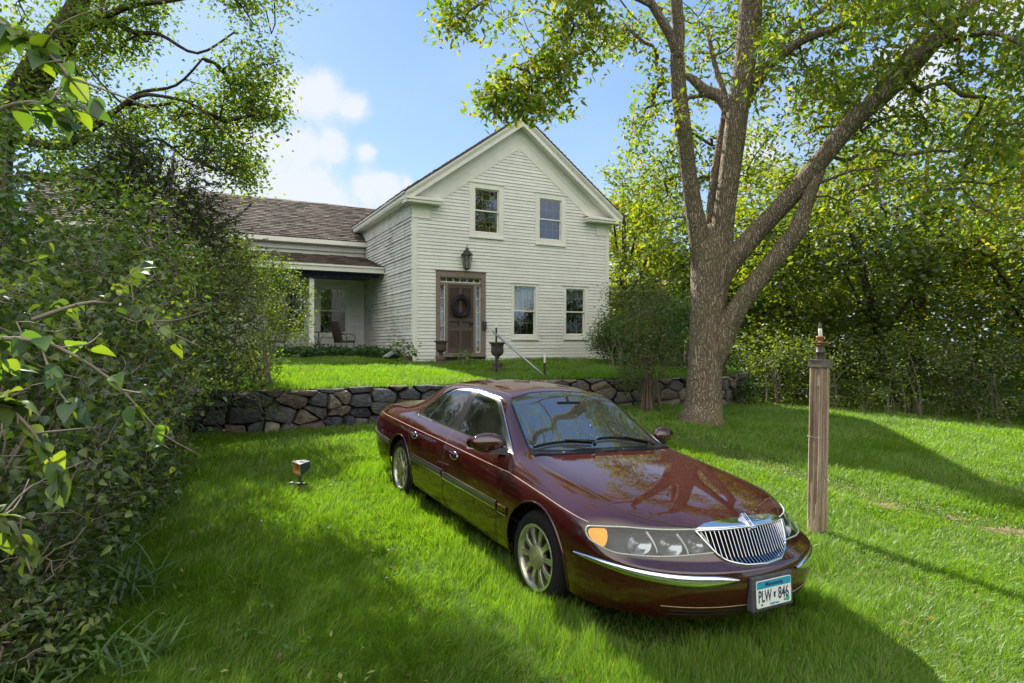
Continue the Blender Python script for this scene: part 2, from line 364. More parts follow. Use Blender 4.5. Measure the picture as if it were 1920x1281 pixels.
# ================================================================== the house
HB = 1.25
HM = Matrix(((.8856, -.4644, 0, -2.789), (.4644, .8856, 0, 17.33), (0, 0, 1, HB), (0, 0, 0, 1)))
house = empty('house', mat=HM)
tag(house, 'old white clapboard farmhouse with front gable, shingled wing and porch', 'house')
def paint_mat(name, base, peel=.5, dirt=.4, rough=.7, mould=0.0):
    t = NT(name); n = t.tex(1.7, 6, .7); fine = t.tex(26, 5, .75, stretch=(.35, .35, 3)); at_ = t.n('ShaderNodeAttribute', attribute_name='col')
    c = t.mix(t.ramp(n, .3, .75), base, tuple(x * .86 for x in base))
    c = t.mix(t.ramp(t.tex(7, 6, .75, stretch=(.5, .5, 2)), .55, .75, 0, dirt), c, tuple(x * y for x, y in zip(base, (.66, .63, .54))))
    st = t.tex(3.3, 6, .8, stretch=(.6, .6, 5))
    c = t.mix(t.ramp(st, .59, .65, 0, peel), c, (.26, .22, .17))
    if mould:
        mo = t.tex(.8, 5, .75, stretch=(1, 1, 1)); m2 = t.tex(5, 6, .8, stretch=(.4, .4, 7)); mm = t.n('ShaderNodeMath', operation='MULTIPLY'); t.l(t.ramp(mo, .46, .62), mm.inputs[0]); t.l(t.ramp(m2, .50, .58), mm.inputs[1])
        c = t.mix(mm.outputs[0], c, (.075, .07, .05))
    c = t.mix(1.0, c, at_.outputs['Color'], 'MULTIPLY')
    return t.surf(t.bsdf(c, rough, bump=fine, bd=.003, spec=.3))
M_white = paint_mat('old_white_paint', (.80, .81, .77), .55, .38)
M_trimw = paint_mat('cream_trim_paint', (.81, .81, .75), .3, .2)
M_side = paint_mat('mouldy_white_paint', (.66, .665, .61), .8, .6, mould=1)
M_sash = simple('sash_white', (.74, .73, .68), .5, var=.08)
M_door_s = simple('dusty_pink_casing', (.205, .160, .140), .6, var=.15, scale=20)
M_door = simple('brown_door_paint', (.078, .055, .045), .5, var=.2, scale=18)
M_found = simple('dark_foundation', (.05, .045, .04), .9, bd=.02)
M_iron = simple('rusty_cast_iron', (.075, .055, .045), .75, var=.4, scale=14, bd=.004)
M_blackm = simple('black_metal', (.012, .012, .014), .45)
def win_glass():
    t = NT('window_glass'); tr = t.n('ShaderNodeBsdfTransparent'); tr.inputs[0].default_value = (.62, .66, .64, 1)
    gl = t.n('ShaderNodeBsdfGlossy'); gl.inputs['Roughness'].default_value = .015
    n = t.tex(1.6, 2); bp = t.n('ShaderNodeBump', i_Distance=.01); bp.inputs['Strength'].default_value = .35; t.l(n, bp.inputs['Height']); t.l(bp.outputs[0], gl.inputs['Normal'])
    x = t.n('ShaderNodeMixShader'); x.inputs[0].default_value = .20; t.l(tr.outputs[0], x.inputs[1]); t.l(gl.outputs[0], x.inputs[2]); return t.surf(x.outputs[0])
M_wglass = win_glass()
W1 = (1, 1, 1)
def hz(z): return z - HB
def siding(name, frame, a0f, a1f, z0, z1, holes, mat, exp=.099, seed=1, wave=0.0):
    """frame(a, off, z) -> local point. lapped boards, each a wedge; holes = (a0, a1, z0, z1)"""
    rng = random.Random(seed); b = MB(); z = z0
    while z < z1 - .01:
        e = min(exp, z1 - z); iv = [(None, None)]
        cuts = [(h[0], h[1]) for h in holes if h[2] < z + e * .5 < h[3]]
        lo0, hi0, lo1, hi1 = a0f(z), a1f(z), a0f(z + e), a1f(z + e)
        segs = []; cur = None; cuts.sort(); x = 'L'
        for h in cuts: segs.append((x, h[0])); x = h[1]
        segs.append((x, 'R'))
        ov = .012
        for s0, s1 in segs:
            A0, A1 = (lo0, lo1) if s0 == 'L' else (s0, s0); B0, B1 = (hi0, hi1) if s1 == 'R' else (s1, s1)
            if B0 - A0 < .01: continue
            # break a long run into boards with slightly different lie
            n = max(1, int((B0 - A0) / 2.6 + rng.random()))
            ts = [0] + sorted(min(max((k + rng.uniform(-.25, .25)) / n, .05), .95) for k in range(1, n)) + [1]
            for t0, t1 in zip(ts[:-1], ts[1:]):
                p0, p1 = A0 + (B0 - A0) * t0, A0 + (B0 - A0) * t1; q0, q1 = A1 + (B1 - A1) * t0, A1 + (B1 - A1) * t1
                v = rng.uniform(.93, 1.03); o = .022 + rng.uniform(-.003, .003 + wave); dz0, dz1 = rng.uniform(-.004, .003) , rng.uniform(-.004, .003)
                P = [frame(p0, o, z + dz0), frame(p1, o, z + dz1), frame(q1, .003, z + e + ov), frame(q0, .003, z + e + ov), frame(p0, -.002, z + dz0), frame(p1, -.002, z + dz1)]
                b.mesh(P, [(0, 1, 2, 3), (0, 3, 4), (1, 5, 2)], 0, (v, v, v)); b.mesh([P[4], P[5], P[1], P[0]], [(0, 1, 2, 3)], 0, (.20, .19, .17))  # lower lip painted dark: grime, plus shade put in to sharpen the laps
        z += e
    return b.build(name, mat, house)
W_, E_ = 6.768, 5.84     # width, eave height
SL = .727
def gabL(z): return 0.0 if z < hz(6.25) else (z - hz(6.25)) / SL
def gabR(z): return W_ if z < hz(6.25) else W_ - (z - hz(6.25)) / SL
fr_front = lambda a, o, z: (a, -o, z)
fr_left = lambda a, o, z: (-o, a, z)
wins = {'upper': [(1.708, 2.853, 4.957, 6.554), (3.959, 5.083, 4.907, 6.493)], 'lower': [(3.112, 4.066, 1.92, 3.62), (5.002, 5.93, 1.93, 3.62)]}
DOOR = (.672, 2.247, 1.411, 3.882)
holes = [(a, b_, hz(c), hz(d)) for k in wins for a, b_, c, d in wins[k]] + [(DOOR[0], DOOR[1], hz(DOOR[2]) - .2, hz(DOOR[3]))]
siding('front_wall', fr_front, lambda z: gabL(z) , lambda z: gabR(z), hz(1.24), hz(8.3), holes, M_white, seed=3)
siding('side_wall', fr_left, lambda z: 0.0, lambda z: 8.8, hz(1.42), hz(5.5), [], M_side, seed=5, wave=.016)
fr_right = lambda a, o, z: (W_ + o, a, z)
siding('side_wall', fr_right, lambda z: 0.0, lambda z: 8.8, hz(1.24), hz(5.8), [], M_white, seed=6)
b = MB(); b.box((.02, .02, -1.0), (W_ - .02, 8.8, hz(1.40))); b.box((-9.6, 5.5, -1), (-.1, 11, hz(1.36))); b.build('foundation', M_found, house)
b = MB()   # inner shell: keeps the rooms dark
b.poly([(0.0, 8.8, hz(1.3)), (W_, 8.8, hz(1.3)), (W_, 8.8, hz(6)), (W_ / 2, 8.8, hz(8.5)), (0, 8.8, hz(6))]); b.poly([(.0, .0, hz(1.41)), (W_, 0, hz(1.41)), (W_, 8.8, hz(1.41)), (0, 8.8, hz(1.41))])
b.poly([(0, 3.6, hz(1.3)), (W_, 3.6, hz(1.3)), (W_, 3.6, hz(6)), (0, 3.6, hz(6))]); b.box((0, .05, hz(4.2)), (W_, 3.6, hz(4.35))); b.build('inner_wall', simple('room_paint', (.30, .27, .22), .8), house)
# corner boards, frieze, capitals
b = MB()
b.box((-.026, -.026, hz(1.2)), (.115, -.001, hz(5.70))); b.box((-.026, -.001, hz(1.42)), (-.001, .11, hz(5.70)))
b.build('corner_board', M_trimw, house)
b = MB(); b.box((W_ - .115, -.026, hz(1.15)), (W_ + .026, -.001, hz(5.70))); b.build('corner_board', M_trimw, house)
b = MB(); b.box((-.035, -.035, hz(5.38)), (.50, -.027, hz(5.72))); b.box((-.042, -.042, hz(5.34)), (.52, -.027, hz(5.38))); b.build('capital_board', M_trimw, house)
b = MB(); b.box((W_ - .50, -.035, hz(5.34)), (W_ + .035, -.027, hz(5.70))); b.build('capital_board', M_trimw, house)
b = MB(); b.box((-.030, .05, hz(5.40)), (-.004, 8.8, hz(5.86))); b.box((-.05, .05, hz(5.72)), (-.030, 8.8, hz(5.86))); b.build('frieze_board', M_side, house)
def gable_band(t0, t1, o0, o1, name, mat, cols=W1):
    """raking board on the front gable: between vertical drops t0, t1 under the roof top line, from depth o0 to o1"""
    zr = lambda u: hz(8.726) - SL * abs(u - 3.39)
    b = MB()
    for s0, s1 in ((-.33, 3.39), (3.39, 7.11)):
        P = [(s0, o0, zr(s0) - t1), (s1, o0, zr(s1) - t1), (s1, o1, zr(s1) - t1), (s0, o1, zr(s0) - t1), (s0, o0, zr(s0) - t0), (s1, o0, zr(s1) - t0), (s1, o1, zr(s1) - t0), (s0, o1, zr(s0) - t0)]
        b.hexa(P, 0, cols)
    return b.build(name, mat, house)
gable_band(.045, .11, -.36, -.30, 'crown_moulding', M_trimw); gable_band(.06, .17, -.33, -.28, 'crown_moulding', M_trimw); gable_band(.16, .34, -.30, -.255, 'rake_fascia', M_trimw)
gable_band(.29, .325, -.256, -.0, 'rake_soffit', M_trimw)
def frieze_rake(t0, t1, o0, o1):
    zr = lambda u: hz(8.726) - SL * abs(u - 3.39); b = MB()
    for s in (-1, 1):
        for k in range(1):
            a, c = 3.39, 3.39 + s * 3.36
            # stops where the board meets the return
            P = [(c, o0, zr(c) - t1), (a, o0, zr(a) - t1), (a, o1, zr(a) - t1), (c, o1, zr(c) - t1), (c, o0, zr(c) - t0), (a, o0, zr(a) - t0), (a, o1, zr(a) - t0), (c, o1, zr(c) - t0)]
            b.hexa(P, 0, W1)
    b.build('gable_frieze', M_trimw, house)
frieze_rake(.30, .62, -.034, -.002); frieze_rake(.60, .96, -.026, -.002)
def ret(u0, u1):
    b = MB(); b.box((u0, -.30, hz(5.725)), (u1, -.001, hz(5.80))); b.box((u0 - .02, -.33, hz(5.80)), (u1 + .02, -.001, hz(5.86)))
    b.mesh([(u0 - .02, -.33, hz(5.862)), (u1 + .02, -.33, hz(5.862)), (u1 + .02, -.03, hz(5.96)), (u0 - .02, -.03, hz(5.96))], [(0, 1, 2, 3)]); b.build('cornice_return', M_trimw, house)
ret(-.31, .78); ret(5.80, 7.08)
b = MB(); b.box((-.31, -.29, hz(5.84)), (-.27, 8.9, hz(6.00))); b.box((-.29, -.28, hz(5.80)), (-.0, 8.9, hz(5.838))); b.box((-.355, -.30, hz(5.95)), (-.312, 8.9, hz(6.02))); b.build('eave_board', M_trimw, house)
b = MB(); b.box((W_ + .27, -.29, hz(5.84)), (W_ + .31, 8.9, hz(6.00))); b.box((W_, -.28, hz(5.80)), (W_ + .29, 8.9, hz(5.838))); b.build('eave_board', M_trimw, house)
# shingled roofs
def shingle_roof(name, p00, p10, p01, tone, seed=2, exp=.155, wd=.30):
    """p00 -> p10 along the eave, p00 -> p01 up the slope; every shingle is a small tilted tab"""
    rng = random.Random(seed); p00, p10, p01 = map(Vector, (p00, p10, p01)); ea, up = (p10 - p00), (p01 - p00); La, Lu = ea.length, up.length; ea.normalize(); up.normalize(); n = ea.cross(up).normalized()
    if n.z < 0: n = -n
    b = MB(); k = 0; h = 0.
    b.mesh([p00 - n * .05, p10 - n * .05, p10 + up * Lu - n * .05, p01 - n * .05, p00 - n * .004, p10 - n * .004, p10 + up * Lu - n * .004, p01 - n * .004], [(0, 3, 2, 1), (4, 5, 6, 7), (0, 1, 5, 4), (1, 2, 6, 5), (2, 3, 7, 6), (3, 0, 4, 7)], 0, (.12, .10, .09))
    while h < Lu:
        x = -rng.random() * wd
        while x < La:
            w = wd * rng.uniform(.75, 1.15); x0, x1 = max(x, 0), min(x + w - .006, La)
            if x1 > x0 + .01:
                h1 = min(h + exp + .02, Lu); v = rng.uniform(.5, 1.4); c = tuple(q * v for q in tone); z0 = .022 + rng.random() * .014; d = rng.uniform(-.008, .008)
                P = [p00 + ea * x0 + up * (h + d) + n * z0, p00 + ea * x1 + up * (h + d) + n * z0, p00 + ea * x1 + up * h1 + n * .004, p00 + ea * x0 + up * h1 + n * .004, p00 + ea * x0 + up * (h + d) - n * .003, p00 + ea * x1 + up * (h + d) - n * .003]
                b.mesh(P, [(0, 1, 2, 3), (4, 5, 1, 0), (0, 3, 4), (1, 5, 2)], 0, c)
            x += w
        h += exp; k += 1
    return b.build(name, M_shingle, house)
t = NT('asphalt_shingle'); at_ = t.n('ShaderNodeAttribute', attribute_name='col'); n1 = t.tex(60, 5, .8); n0 = t.tex(.9, 5, .7)
c = t.mix(t.ramp(n1, .3, .7), t.mix(1.0, at_.outputs['Color'], (.6, .6, .6), 'MULTIPLY'), t.mix(1.0, at_.outputs['Color'], (1.3, 1.3, 1.3), 'MULTIPLY')); c = t.mix(t.ramp(n0, .5, .72, 0, .4), c, (.14, .13, .11))
M_shingle = t.surf(t.bsdf(c, .93, bump=n1, bd=.006, spec=.15))
TONE = (.145, .118, .102)
zr0 = hz(8.726) - SL * 3.39
shingle_roof('roof', (-.36, -.36, hz(8.726) - SL * 3.75 + .0), (-.36, 8.95, hz(8.726) - SL * 3.75), (3.39, -.36, hz(8.726)), (.15, .11, .09), 4)
shingle_roof('roof', (7.14, -.36, hz(8.726) - SL * 3.75), (7.14, 8.95, hz(8.726) - SL * 3.75), (3.39, -.36, hz(8.726)), (.15, .11, .09), 5)
shingle_roof('wing_roof', (-9.9, 5.12, hz(5.37)), (1.5, 5.12, hz(5.37)), (-9.9, 8.3, hz(7.28)), TONE, 6)
b_ = MB() if 0 else None
'''b_.mesh([(-.02, 5.9, hz(5.84)), (-.02, 8.3, hz(7.28)), (1.6, 8.3, hz(7.28)), (0.5, 6.3, hz(6.08))], [(0, 1, 2, 3)], 0, TONE); '''
shingle_roof('wing_roof', (-.0, 11.5, hz(5.37)), (-9.9, 11.5, hz(5.37)), (-.0, 8.3, hz(7.28)), TONE, 7)
shingle_roof('porch_roof', (-9.9, 2.86, hz(4.235)), (-.03, 2.86, hz(4.235)), (-9.9, 5.48, hz(4.86)), TONE, 8)
# wing walls and porch
fr_wing = lambda a, o, z: (a, 5.5 - o, z)
PW = [(-1.685, -.52, 2.03, 3.836), (-3.42, -1.93, 2.03, 3.836), (-5.9, -4.7, 2.03, 3.836)]
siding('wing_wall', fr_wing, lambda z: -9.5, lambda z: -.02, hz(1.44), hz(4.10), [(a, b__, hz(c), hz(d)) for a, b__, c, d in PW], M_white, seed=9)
b = MB(); b.box((-9.5, 5.42, hz(4.84)), (-.03, 5.5, hz(5.36))); b.box((-9.7, 5.10, hz(5.20)), (-.03, 5.16, hz(5.345))); b.box((-9.7, 5.16, hz(5.19)), (-.03, 5.42, hz(5.23))); b.box((-9.5, 5.34, hz(5.0)), (-.03, 5.42, hz(5.14))); b.build('wing_frieze', M_trimw, house)
b = MB(); b.box((-9.8, 2.84, hz(4.03)), (-.03, 2.90, hz(4.205))); b.box((-9.8, 2.80, hz(4.17)), (-.03, 2.84, hz(4.225))); b.build('porch_fascia', M_trimw, house)
b = MB(); b.box((-9.7, 3.06, hz(4.02)), (-.05, 5.49, hz(4.05))); b.build('porch_ceiling', simple('blue_grey_ceiling', (.10, .12, .16), .7), house)
b = MB()
for k in range(40):   # sagging dark blue valance hung under the eave
    u0, u1 = -2.6 + k * .062, -2.6 + (k + 1) * .062; f = lambda u: .17 + .05 * math.sin(u * 2.1) + .02 * math.sin(u * 17); w = lambda u: 3.08 + .02 * math.sin(u * 31)
    b.mesh([(u0, w(u0), hz(4.03)), (u1, w(u1), hz(4.03)), (u1, w(u1) + .01, hz(4.03) - f(u1)), (u0, w(u0) + .01, hz(4.03) - f(u0))], [(0, 1, 2, 3)], sm=True)
b.build('valance', simple('navy_canvas', (.012, .016, .045), .85), house)
b = MB(); b.box((-9.5, 3.1, hz(1.28)), (-.04, 5.49, hz(1.43))); b.build('porch_floor', simple('grey_porch_boards', (.20, .19, .17), .75, var=.25, scale=5), house)
for u in (-2.23, -5.2, -8.2):
    b = MB(); b.box((u - .07, 3.16, hz(1.432)), (u + .07, 3.30, hz(4.02))); b.box((u - .095, 3.135, hz(1.43)), (u + .095, 3.325, hz(1.55))); b.build('porch_post', M_trimw, house)
b = MB(); b.box((-.14, 5.47, hz(1.44)), (-.02, 5.475, hz(4.02))); b.build('corner_board', M_trimw, house)
b = MB(); b.box((-9.5, 5.46, hz(3.92)), (-.14, 5.472, hz(4.02))); b.build('wing_frieze', M_trimw, house)
b = MB(); b.box((-9.5, 7.4, hz(1.4)), (-.03, 7.45, hz(5))); b.box((-9.5, 5.56, hz(1.42)), (-.03, 7.4, hz(1.44))); b.box((-9.5, 5.56, hz(4.6)), (-.03, 7.4, hz(4.65))); b.build('inner_wall', simple('wing_room_paint', (.22, .20, .16), .8), house)
# windows
def window(fr, a0, a1, z0, z1, sash, name='window', grid=(3, 2), curtain=None, cas=.12, sill=True):
    w = empty(name, (0, 0, 0)); w.parent = house; z0, z1 = hz(z0), hz(z1)
    def bx(b, x0, x1, o0, o1, q0, q1, m=0): 
        P = [fr(x0, o1, q0), fr(x1, o1, q0), fr(x1, o0, q0), fr(x0, o0, q0), fr(x0, o1, q1), fr(x1, o1, q1), fr(x1, o0, q1), fr(x0, o0, q1)]; b.hexa(P, m, W1)
    g0, g1, h0_, h1_ = sash
    h0_, h1_ = hz(h0_), hz(h1_)
    b = MB(); bx(b, a0, g0, -.05, .030, z0, z1); bx(b, g1, a1, -.05, .030, z0, z1); bx(b, g0, g1, -.05, .030, h1_, z1 - .002); bx(b, a0 - .02, a1 + .02, 0, .055, z1, z1 + .03)
    b.build('casing', M_trimw, w)
    b = MB(); bx(b, a0 - .0, a1 + .0, -.05, .060, z0 - .045, z0 - .001); bx(b, g0, g1, -.05, .028, z0, h0_); b.build('sill', M_trimw, w)
    mid = (h0_ + h1_) / 2
    for nm, q0, q1, o in (('upper_sash', mid - .02, h1_, -.012), ('lower_sash', h0_, mid + .02, -.045)):
        s_ = MB(); f = .035
        bx(s_, g0, g0 + f, o - .03, o, q0, q1); bx(s_, g1 - f, g1, o - .03, o, q0, q1); bx(s_, g0 + f, g1 - f, o - .03, o, q0, q0 + f + .005); bx(s_, g0 + f, g1 - f, o - .03, o, q1 - f, q1)
        so_ = s_.build(nm, M_sash, w)
        gl = MB(); gl.poly([fr(g0 + f, o - .016, q0 + f), fr(g1 - f, o - .016, q0 + f), fr(g1 - f, o - .016, q1 - f), fr(g0 + f, o - .016, q1 - f)]); gl.build('pane', M_wglass, so_)
        mb = MB()
        for k in range(1, grid[0]): x = g0 + f + (g1 - g0 - 2 * f) * k / grid[0]; bx(mb, x - .007, x + .007, o - .024, o - .018, q0 + f, q1 - f)
        for k in range(1, grid[1]): z = q0 + f + (q1 - q0 - 2 * f) * k / grid[1]; bx(mb, g0 + f, g1 - f, o - .0255, o - .0245, z - .007, z + .007)
        mb.build('muntins', simple('dark_muntin', (.16, .15, .13), .6) if False else M_munt, so_)
    if curtain:
        c = MB(); n = 26; q0 = h0_ + (h1_ - h0_) * curtain[0]; q1 = h1_
        for k in range(n):
            x0, x1 = g0 + (g1 - g0) * k / n, g0 + (g1 - g0) * (k + 1) / n; oo = lambda k: -.10 - .018 * math.sin(k * 1.9)
            zl = lambda k: q0 + (.0 if curtain[0] else 0) + .03 * abs(math.sin(k * .6))
            c.mesh([fr(x0, oo(k), zl(k)), fr(x1, oo(k + 1), zl(k + 1)), fr(x1, oo(k + 1), q1), fr(x0, oo(k), q1)], [(0, 1, 2, 3)], sm=True)
        c.build('curtain', curtain[1], w)
M_munt = simple('muntin_grey', (.30, .29, .26), .6)
def curtain_mat(n_, col): 
    t = NT(n_); return t.surf(t.bsdf(t.mix(t.ramp(t.tex(14, 6, .8), .4, .6), col, tuple(x * .6 for x in col)), .9))
M_lace = curtain_mat('white_lace', (.85, .83, .82)); M_lace2 = curtain_mat('grey_curtain', (.30, .30, .27))
window(fr_front, 1.708, 2.853, 4.957, 6.554, (1.898, 2.693, 5.09, 6.40), curtain=(.0, M_lace2) if False else None)
window(fr_front, 3.959, 5.083, 4.907, 6.493, (4.113, 4.921, 5.049, 6.33))
window(fr_front, 3.112, 4.066, 1.92, 3.622, (3.205, 3.968, 2.02, 3.54), curtain=(.46, M_lace))
window(fr_front, 5.002, 5.93, 1.93, 3.62, (5.093, 5.818, 2.05, 3.53), curtain=(.75, M_lace2))
fw = lambda a, o, z: (a, 5.5 - o, z)
for a, b__, c, d in PW: window(fw, a, b__, c, d, (a + .12, b__ - .12, c + .1, d - .13), grid=(2, 1), curtain=(.5, M_lace2))
# front door
dr = empty('front_door', (0, 0, 0)); dr.parent = house
def fb(b, x0, x1, o0, o1, z0, z1, m=0): b.box((x0, -o1, hz(z0)), (x1, -o0, hz(z1)), m, W1)
b = MB(); fb(b, .672, .80, -.12, .035, 1.411, 3.882); fb(b, 2.10, 2.247, -.12, .035, 1.411, 3.882); fb(b, .80, 2.10, -.12, .035, 3.715, 3.882); fb(b, .80, 2.10, -.10, .0, 3.50, 3.56)
fb(b, .965, 1.04, -.10, .0, 1.50, 3.50); fb(b, 1.86, 1.935, -.10, .0, 1.50, 3.50); fb(b, .65, 2.27, -.12, .060, 1.385, 1.411); fb(b, .80, 2.10, -.12, .045, 1.411, 1.498); fb(b, .655, 2.265, 0, .06, 3.882, 3.91); b.build('door_casing', M_door_s, dr)
def sidel(nm, x0, x1, z0, z1, nx, nz):
    s_ = empty(nm, (0, 0, 0)); s_.parent = dr
    b = MB(); f = .025; fb(b, x0, x0 + f, -.09, -.03, z0, z1); fb(b, x1 - f, x1, -.09, -.03, z0, z1); fb(b, x0 + f, x1 - f, -.09, -.03, z0, z0 + f); fb(b, x0 + f, x1 - f, -.09, -.03, z1 - f, z1)
    for k in range(1, nx): x = x0 + (x1 - x0) * k / nx; fb(b, x - .008, x + .008, -.08, -.045, z0 + f, z1 - f)
    for k in range(1, nz): z = z0 + (z1 - z0) * k / nz; fb(b, x0 + f, x1 - f, -.078, -.047, z - .008, z + .008)
    b.build('frame', M_sash, s_)
    b = MB(); b.poly([(x0 + f, .062, hz(z0 + f)), (x1 - f, .062, hz(z0 + f)), (x1 - f, .062, hz(z1 - f)), (x0 + f, .062, hz(z1 - f))]); b.build('pane', M_wglass, s_)
sidel('sidelight', .80, .965, 1.50, 3.50, 1, 5); sidel('sidelight', 1.935, 2.10, 1.50, 3.50, 1, 5); sidel('transom', .80, 2.10, 3.56, 3.715, 6, 1)
b = MB(); b.poly([(.8, .16, hz(1.5)), (.965, .16, hz(1.5)), (.965, .16, hz(3.5)), (.8, .16, hz(3.5))]); b.poly([(1.935, .16, hz(1.5)), (2.1, .16, hz(1.5)), (2.1, .16, hz(2.9)), (1.935, .16, hz(2.9))]); b.build('curtain', M_lace, dr)
leaf_ = MB()
fb(leaf_, 1.04, 1.86, -.09, -.06, 1.50, 3.50)
for x0, x1 in ((1.04, 1.11), (1.41, 1.49), (1.79, 1.86)): fb(leaf_, x0, x1, -.06, -.02, 1.50, 3.50)
for x0, x1 in ((1.11, 1.41), (1.49, 1.79)):
    for z0, z1 in ((1.50, 1.62), (2.13, 2.25), (2.42, 2.52), (3.40, 3.50)): fb(leaf_, x0, x1, -.06, -.02, z0, z1)
    for z0, z1 in ((1.62, 2.13), (2.52, 3.40)):
        z = z0
        while z < z1 - .02:
            leaf_.hexa([(x0, .03, hz(z)), (x1, .03, hz(z)), (x1, .055, hz(z + .03)), (x0, .055, hz(z + .03)), (x0, .024, hz(z + .006)), (x1, .024, hz(z + .006)), (x1, .049, hz(z + .036)), (x0, .049, hz(z + .036))], 0, W1); z += .033
dl = leaf_.build('louvered_door', M_door, dr)
b = MB(); Mk = Matrix.Translation((1.80, .015, hz(2.37))) @ Matrix.Rotation(R_(90), 4, 'X'); b.lathe([(.001, .07), (.028, .06), (.032, .045), (.022, .03), (.012, .02), (.012, 0), (.03, 0), (.03, -.01)], 14, M=Mk); b.build('door_knob', M_blackm, dl)
M_brass = simple('brass', (.55, .38, .12), .35, metal=.9)
o = text('212', .15, 1.44, -.037, hz(3.80), M_brass, 'house_number', dr, ex=.004, sx=.8, bold=.002); o.rotation_euler = (R_(90), 0, 0)
# ================================================================== THE CAR
def car_paint():
    t = NT('maroon_car_paint'); n = t.tex(420, 2); n2 = t.tex(5, 5, .7); n3 = t.tex(60, 4, .75)
    c = t.mix(t.ramp(n, .35, .7), (.034, .0040, .0045), (.045, .0055, .006))
    dust = t.n('ShaderNodeNewGeometry'); sepn = t.n('ShaderNodeSeparateXYZ'); t.l(dust.outputs['Normal'], sepn.inputs[0])
    up = t.ramp(sepn.outputs[2], .55, 1.0, 0, .07)
    d = t.n('ShaderNodeMath', operation='MULTIPLY'); t.l(up, d.inputs[0]); t.l(t.ramp(n3, .35, .65, .35, 1.), d.inputs[1])
    c = t.mix(d.outputs[0], c, (.30, .20, .15))
    r = t.ramp(n2, .3, .8, .30, .42)
    b = t.bsdf(c, r, .0, .0, 1.0); b.node.inputs['Coat IOR'].default_value = 1.85
    b.node.inputs['Coat Roughness'].default_value = .035
    return t.surf(b)
M_paint = car_paint()
M_chrome = (lambda t: t.surf(t.bsdf((.80, .80, .82), t.ramp(t.tex(30), .3, .8, .04, .14), 1.0)))(NT('chrome'))
M_alloy = (lambda t: t.surf(t.bsdf(t.mix(t.ramp(t.tex(25, 5, .7), .42, .62), (.62, .60, .56), (.40, .38, .30)), .30, .85)))(NT('dusty_alloy'))
M_black = simple('black_plastic', (.012, .012, .013), .28, spec=.25)
M_seam = simple('seam_shadow_gap', (.006, .005, .005), .8)
M_rubber = simple('tyre_rubber', (.015, .015, .016), .85, scale=40, bd=.002, spec=.15)
M_under = simple('underbody', (.010, .010, .010), .95)
M_mould = simple('grey_moulding', (.045, .038, .038), .5, coat=.15)
M_pin = simple('gold_pinstripe', (.55, .36, .30), .35)
M_amber = (lambda t: t.surf(t.bsdf(t.mix(t.ramp(t.tex(60), .3, .7), (.85, .33, .01), (1.0, .48, .02)), .18, .0, .6, .6)))(NT('amber_lens'))
M_refl = (lambda t: t.surf(t.bsdf((.62, .64, .68), .16, .85)))(NT('lamp_reflector'))
M_dark_lamp = simple('lamp_housing', (.035, .04, .045), .4, metal=.3)
def lens_glass(name, tint, refl_rough=.02, haze=0.0, f0=1.5, dark=1.0):
    t = NT(name); tr = t.n('ShaderNodeBsdfTransparent'); tr.inputs[0].default_value = (*tint, 1)
    gl = t.n('ShaderNodeBsdfGlossy'); gl.inputs['Roughness'].default_value = refl_rough; gl.inputs[0].default_value = (.95, .97, 1, 1)
    fr = t.n('ShaderNodeFresnel'); fr.inputs[0].default_value = f0
    x = t.n('ShaderNodeMixShader'); t.l(fr.outputs[0], x.inputs[0]); t.l(tr.outputs[0], x.inputs[1]); t.l(gl.outputs[0], x.inputs[2]); o = x.outputs[0]
    if haze:
        df = t.n('ShaderNodeBsdfDiffuse'); df.inputs[0].default_value = (.45, .47, .44, 1)
        y = t.n('ShaderNodeMixShader'); y.inputs[0].default_value = haze
        t.l(o, y.inputs[1]); t.l(df.outputs[0], y.inputs[2]); o = y.outputs[0]
    return t.surf(o)
M_cglass = lens_glass('car_glass', (.74, .84, .78), haze=.01, f0=2.1)
M_lens = lens_glass('headlight_lens', (.72, .75, .76), .03, haze=.025, f0=1.6)
M_seat = simple('beige_seat_leather', (.38, .35, .27), .55, var=.2, scale=6)
M_dash = simple('dark_green_dashboard', (.10, .11, .09), .6)
M_trimb = simple('light_cabin_trim', (.45, .44, .38), .6)

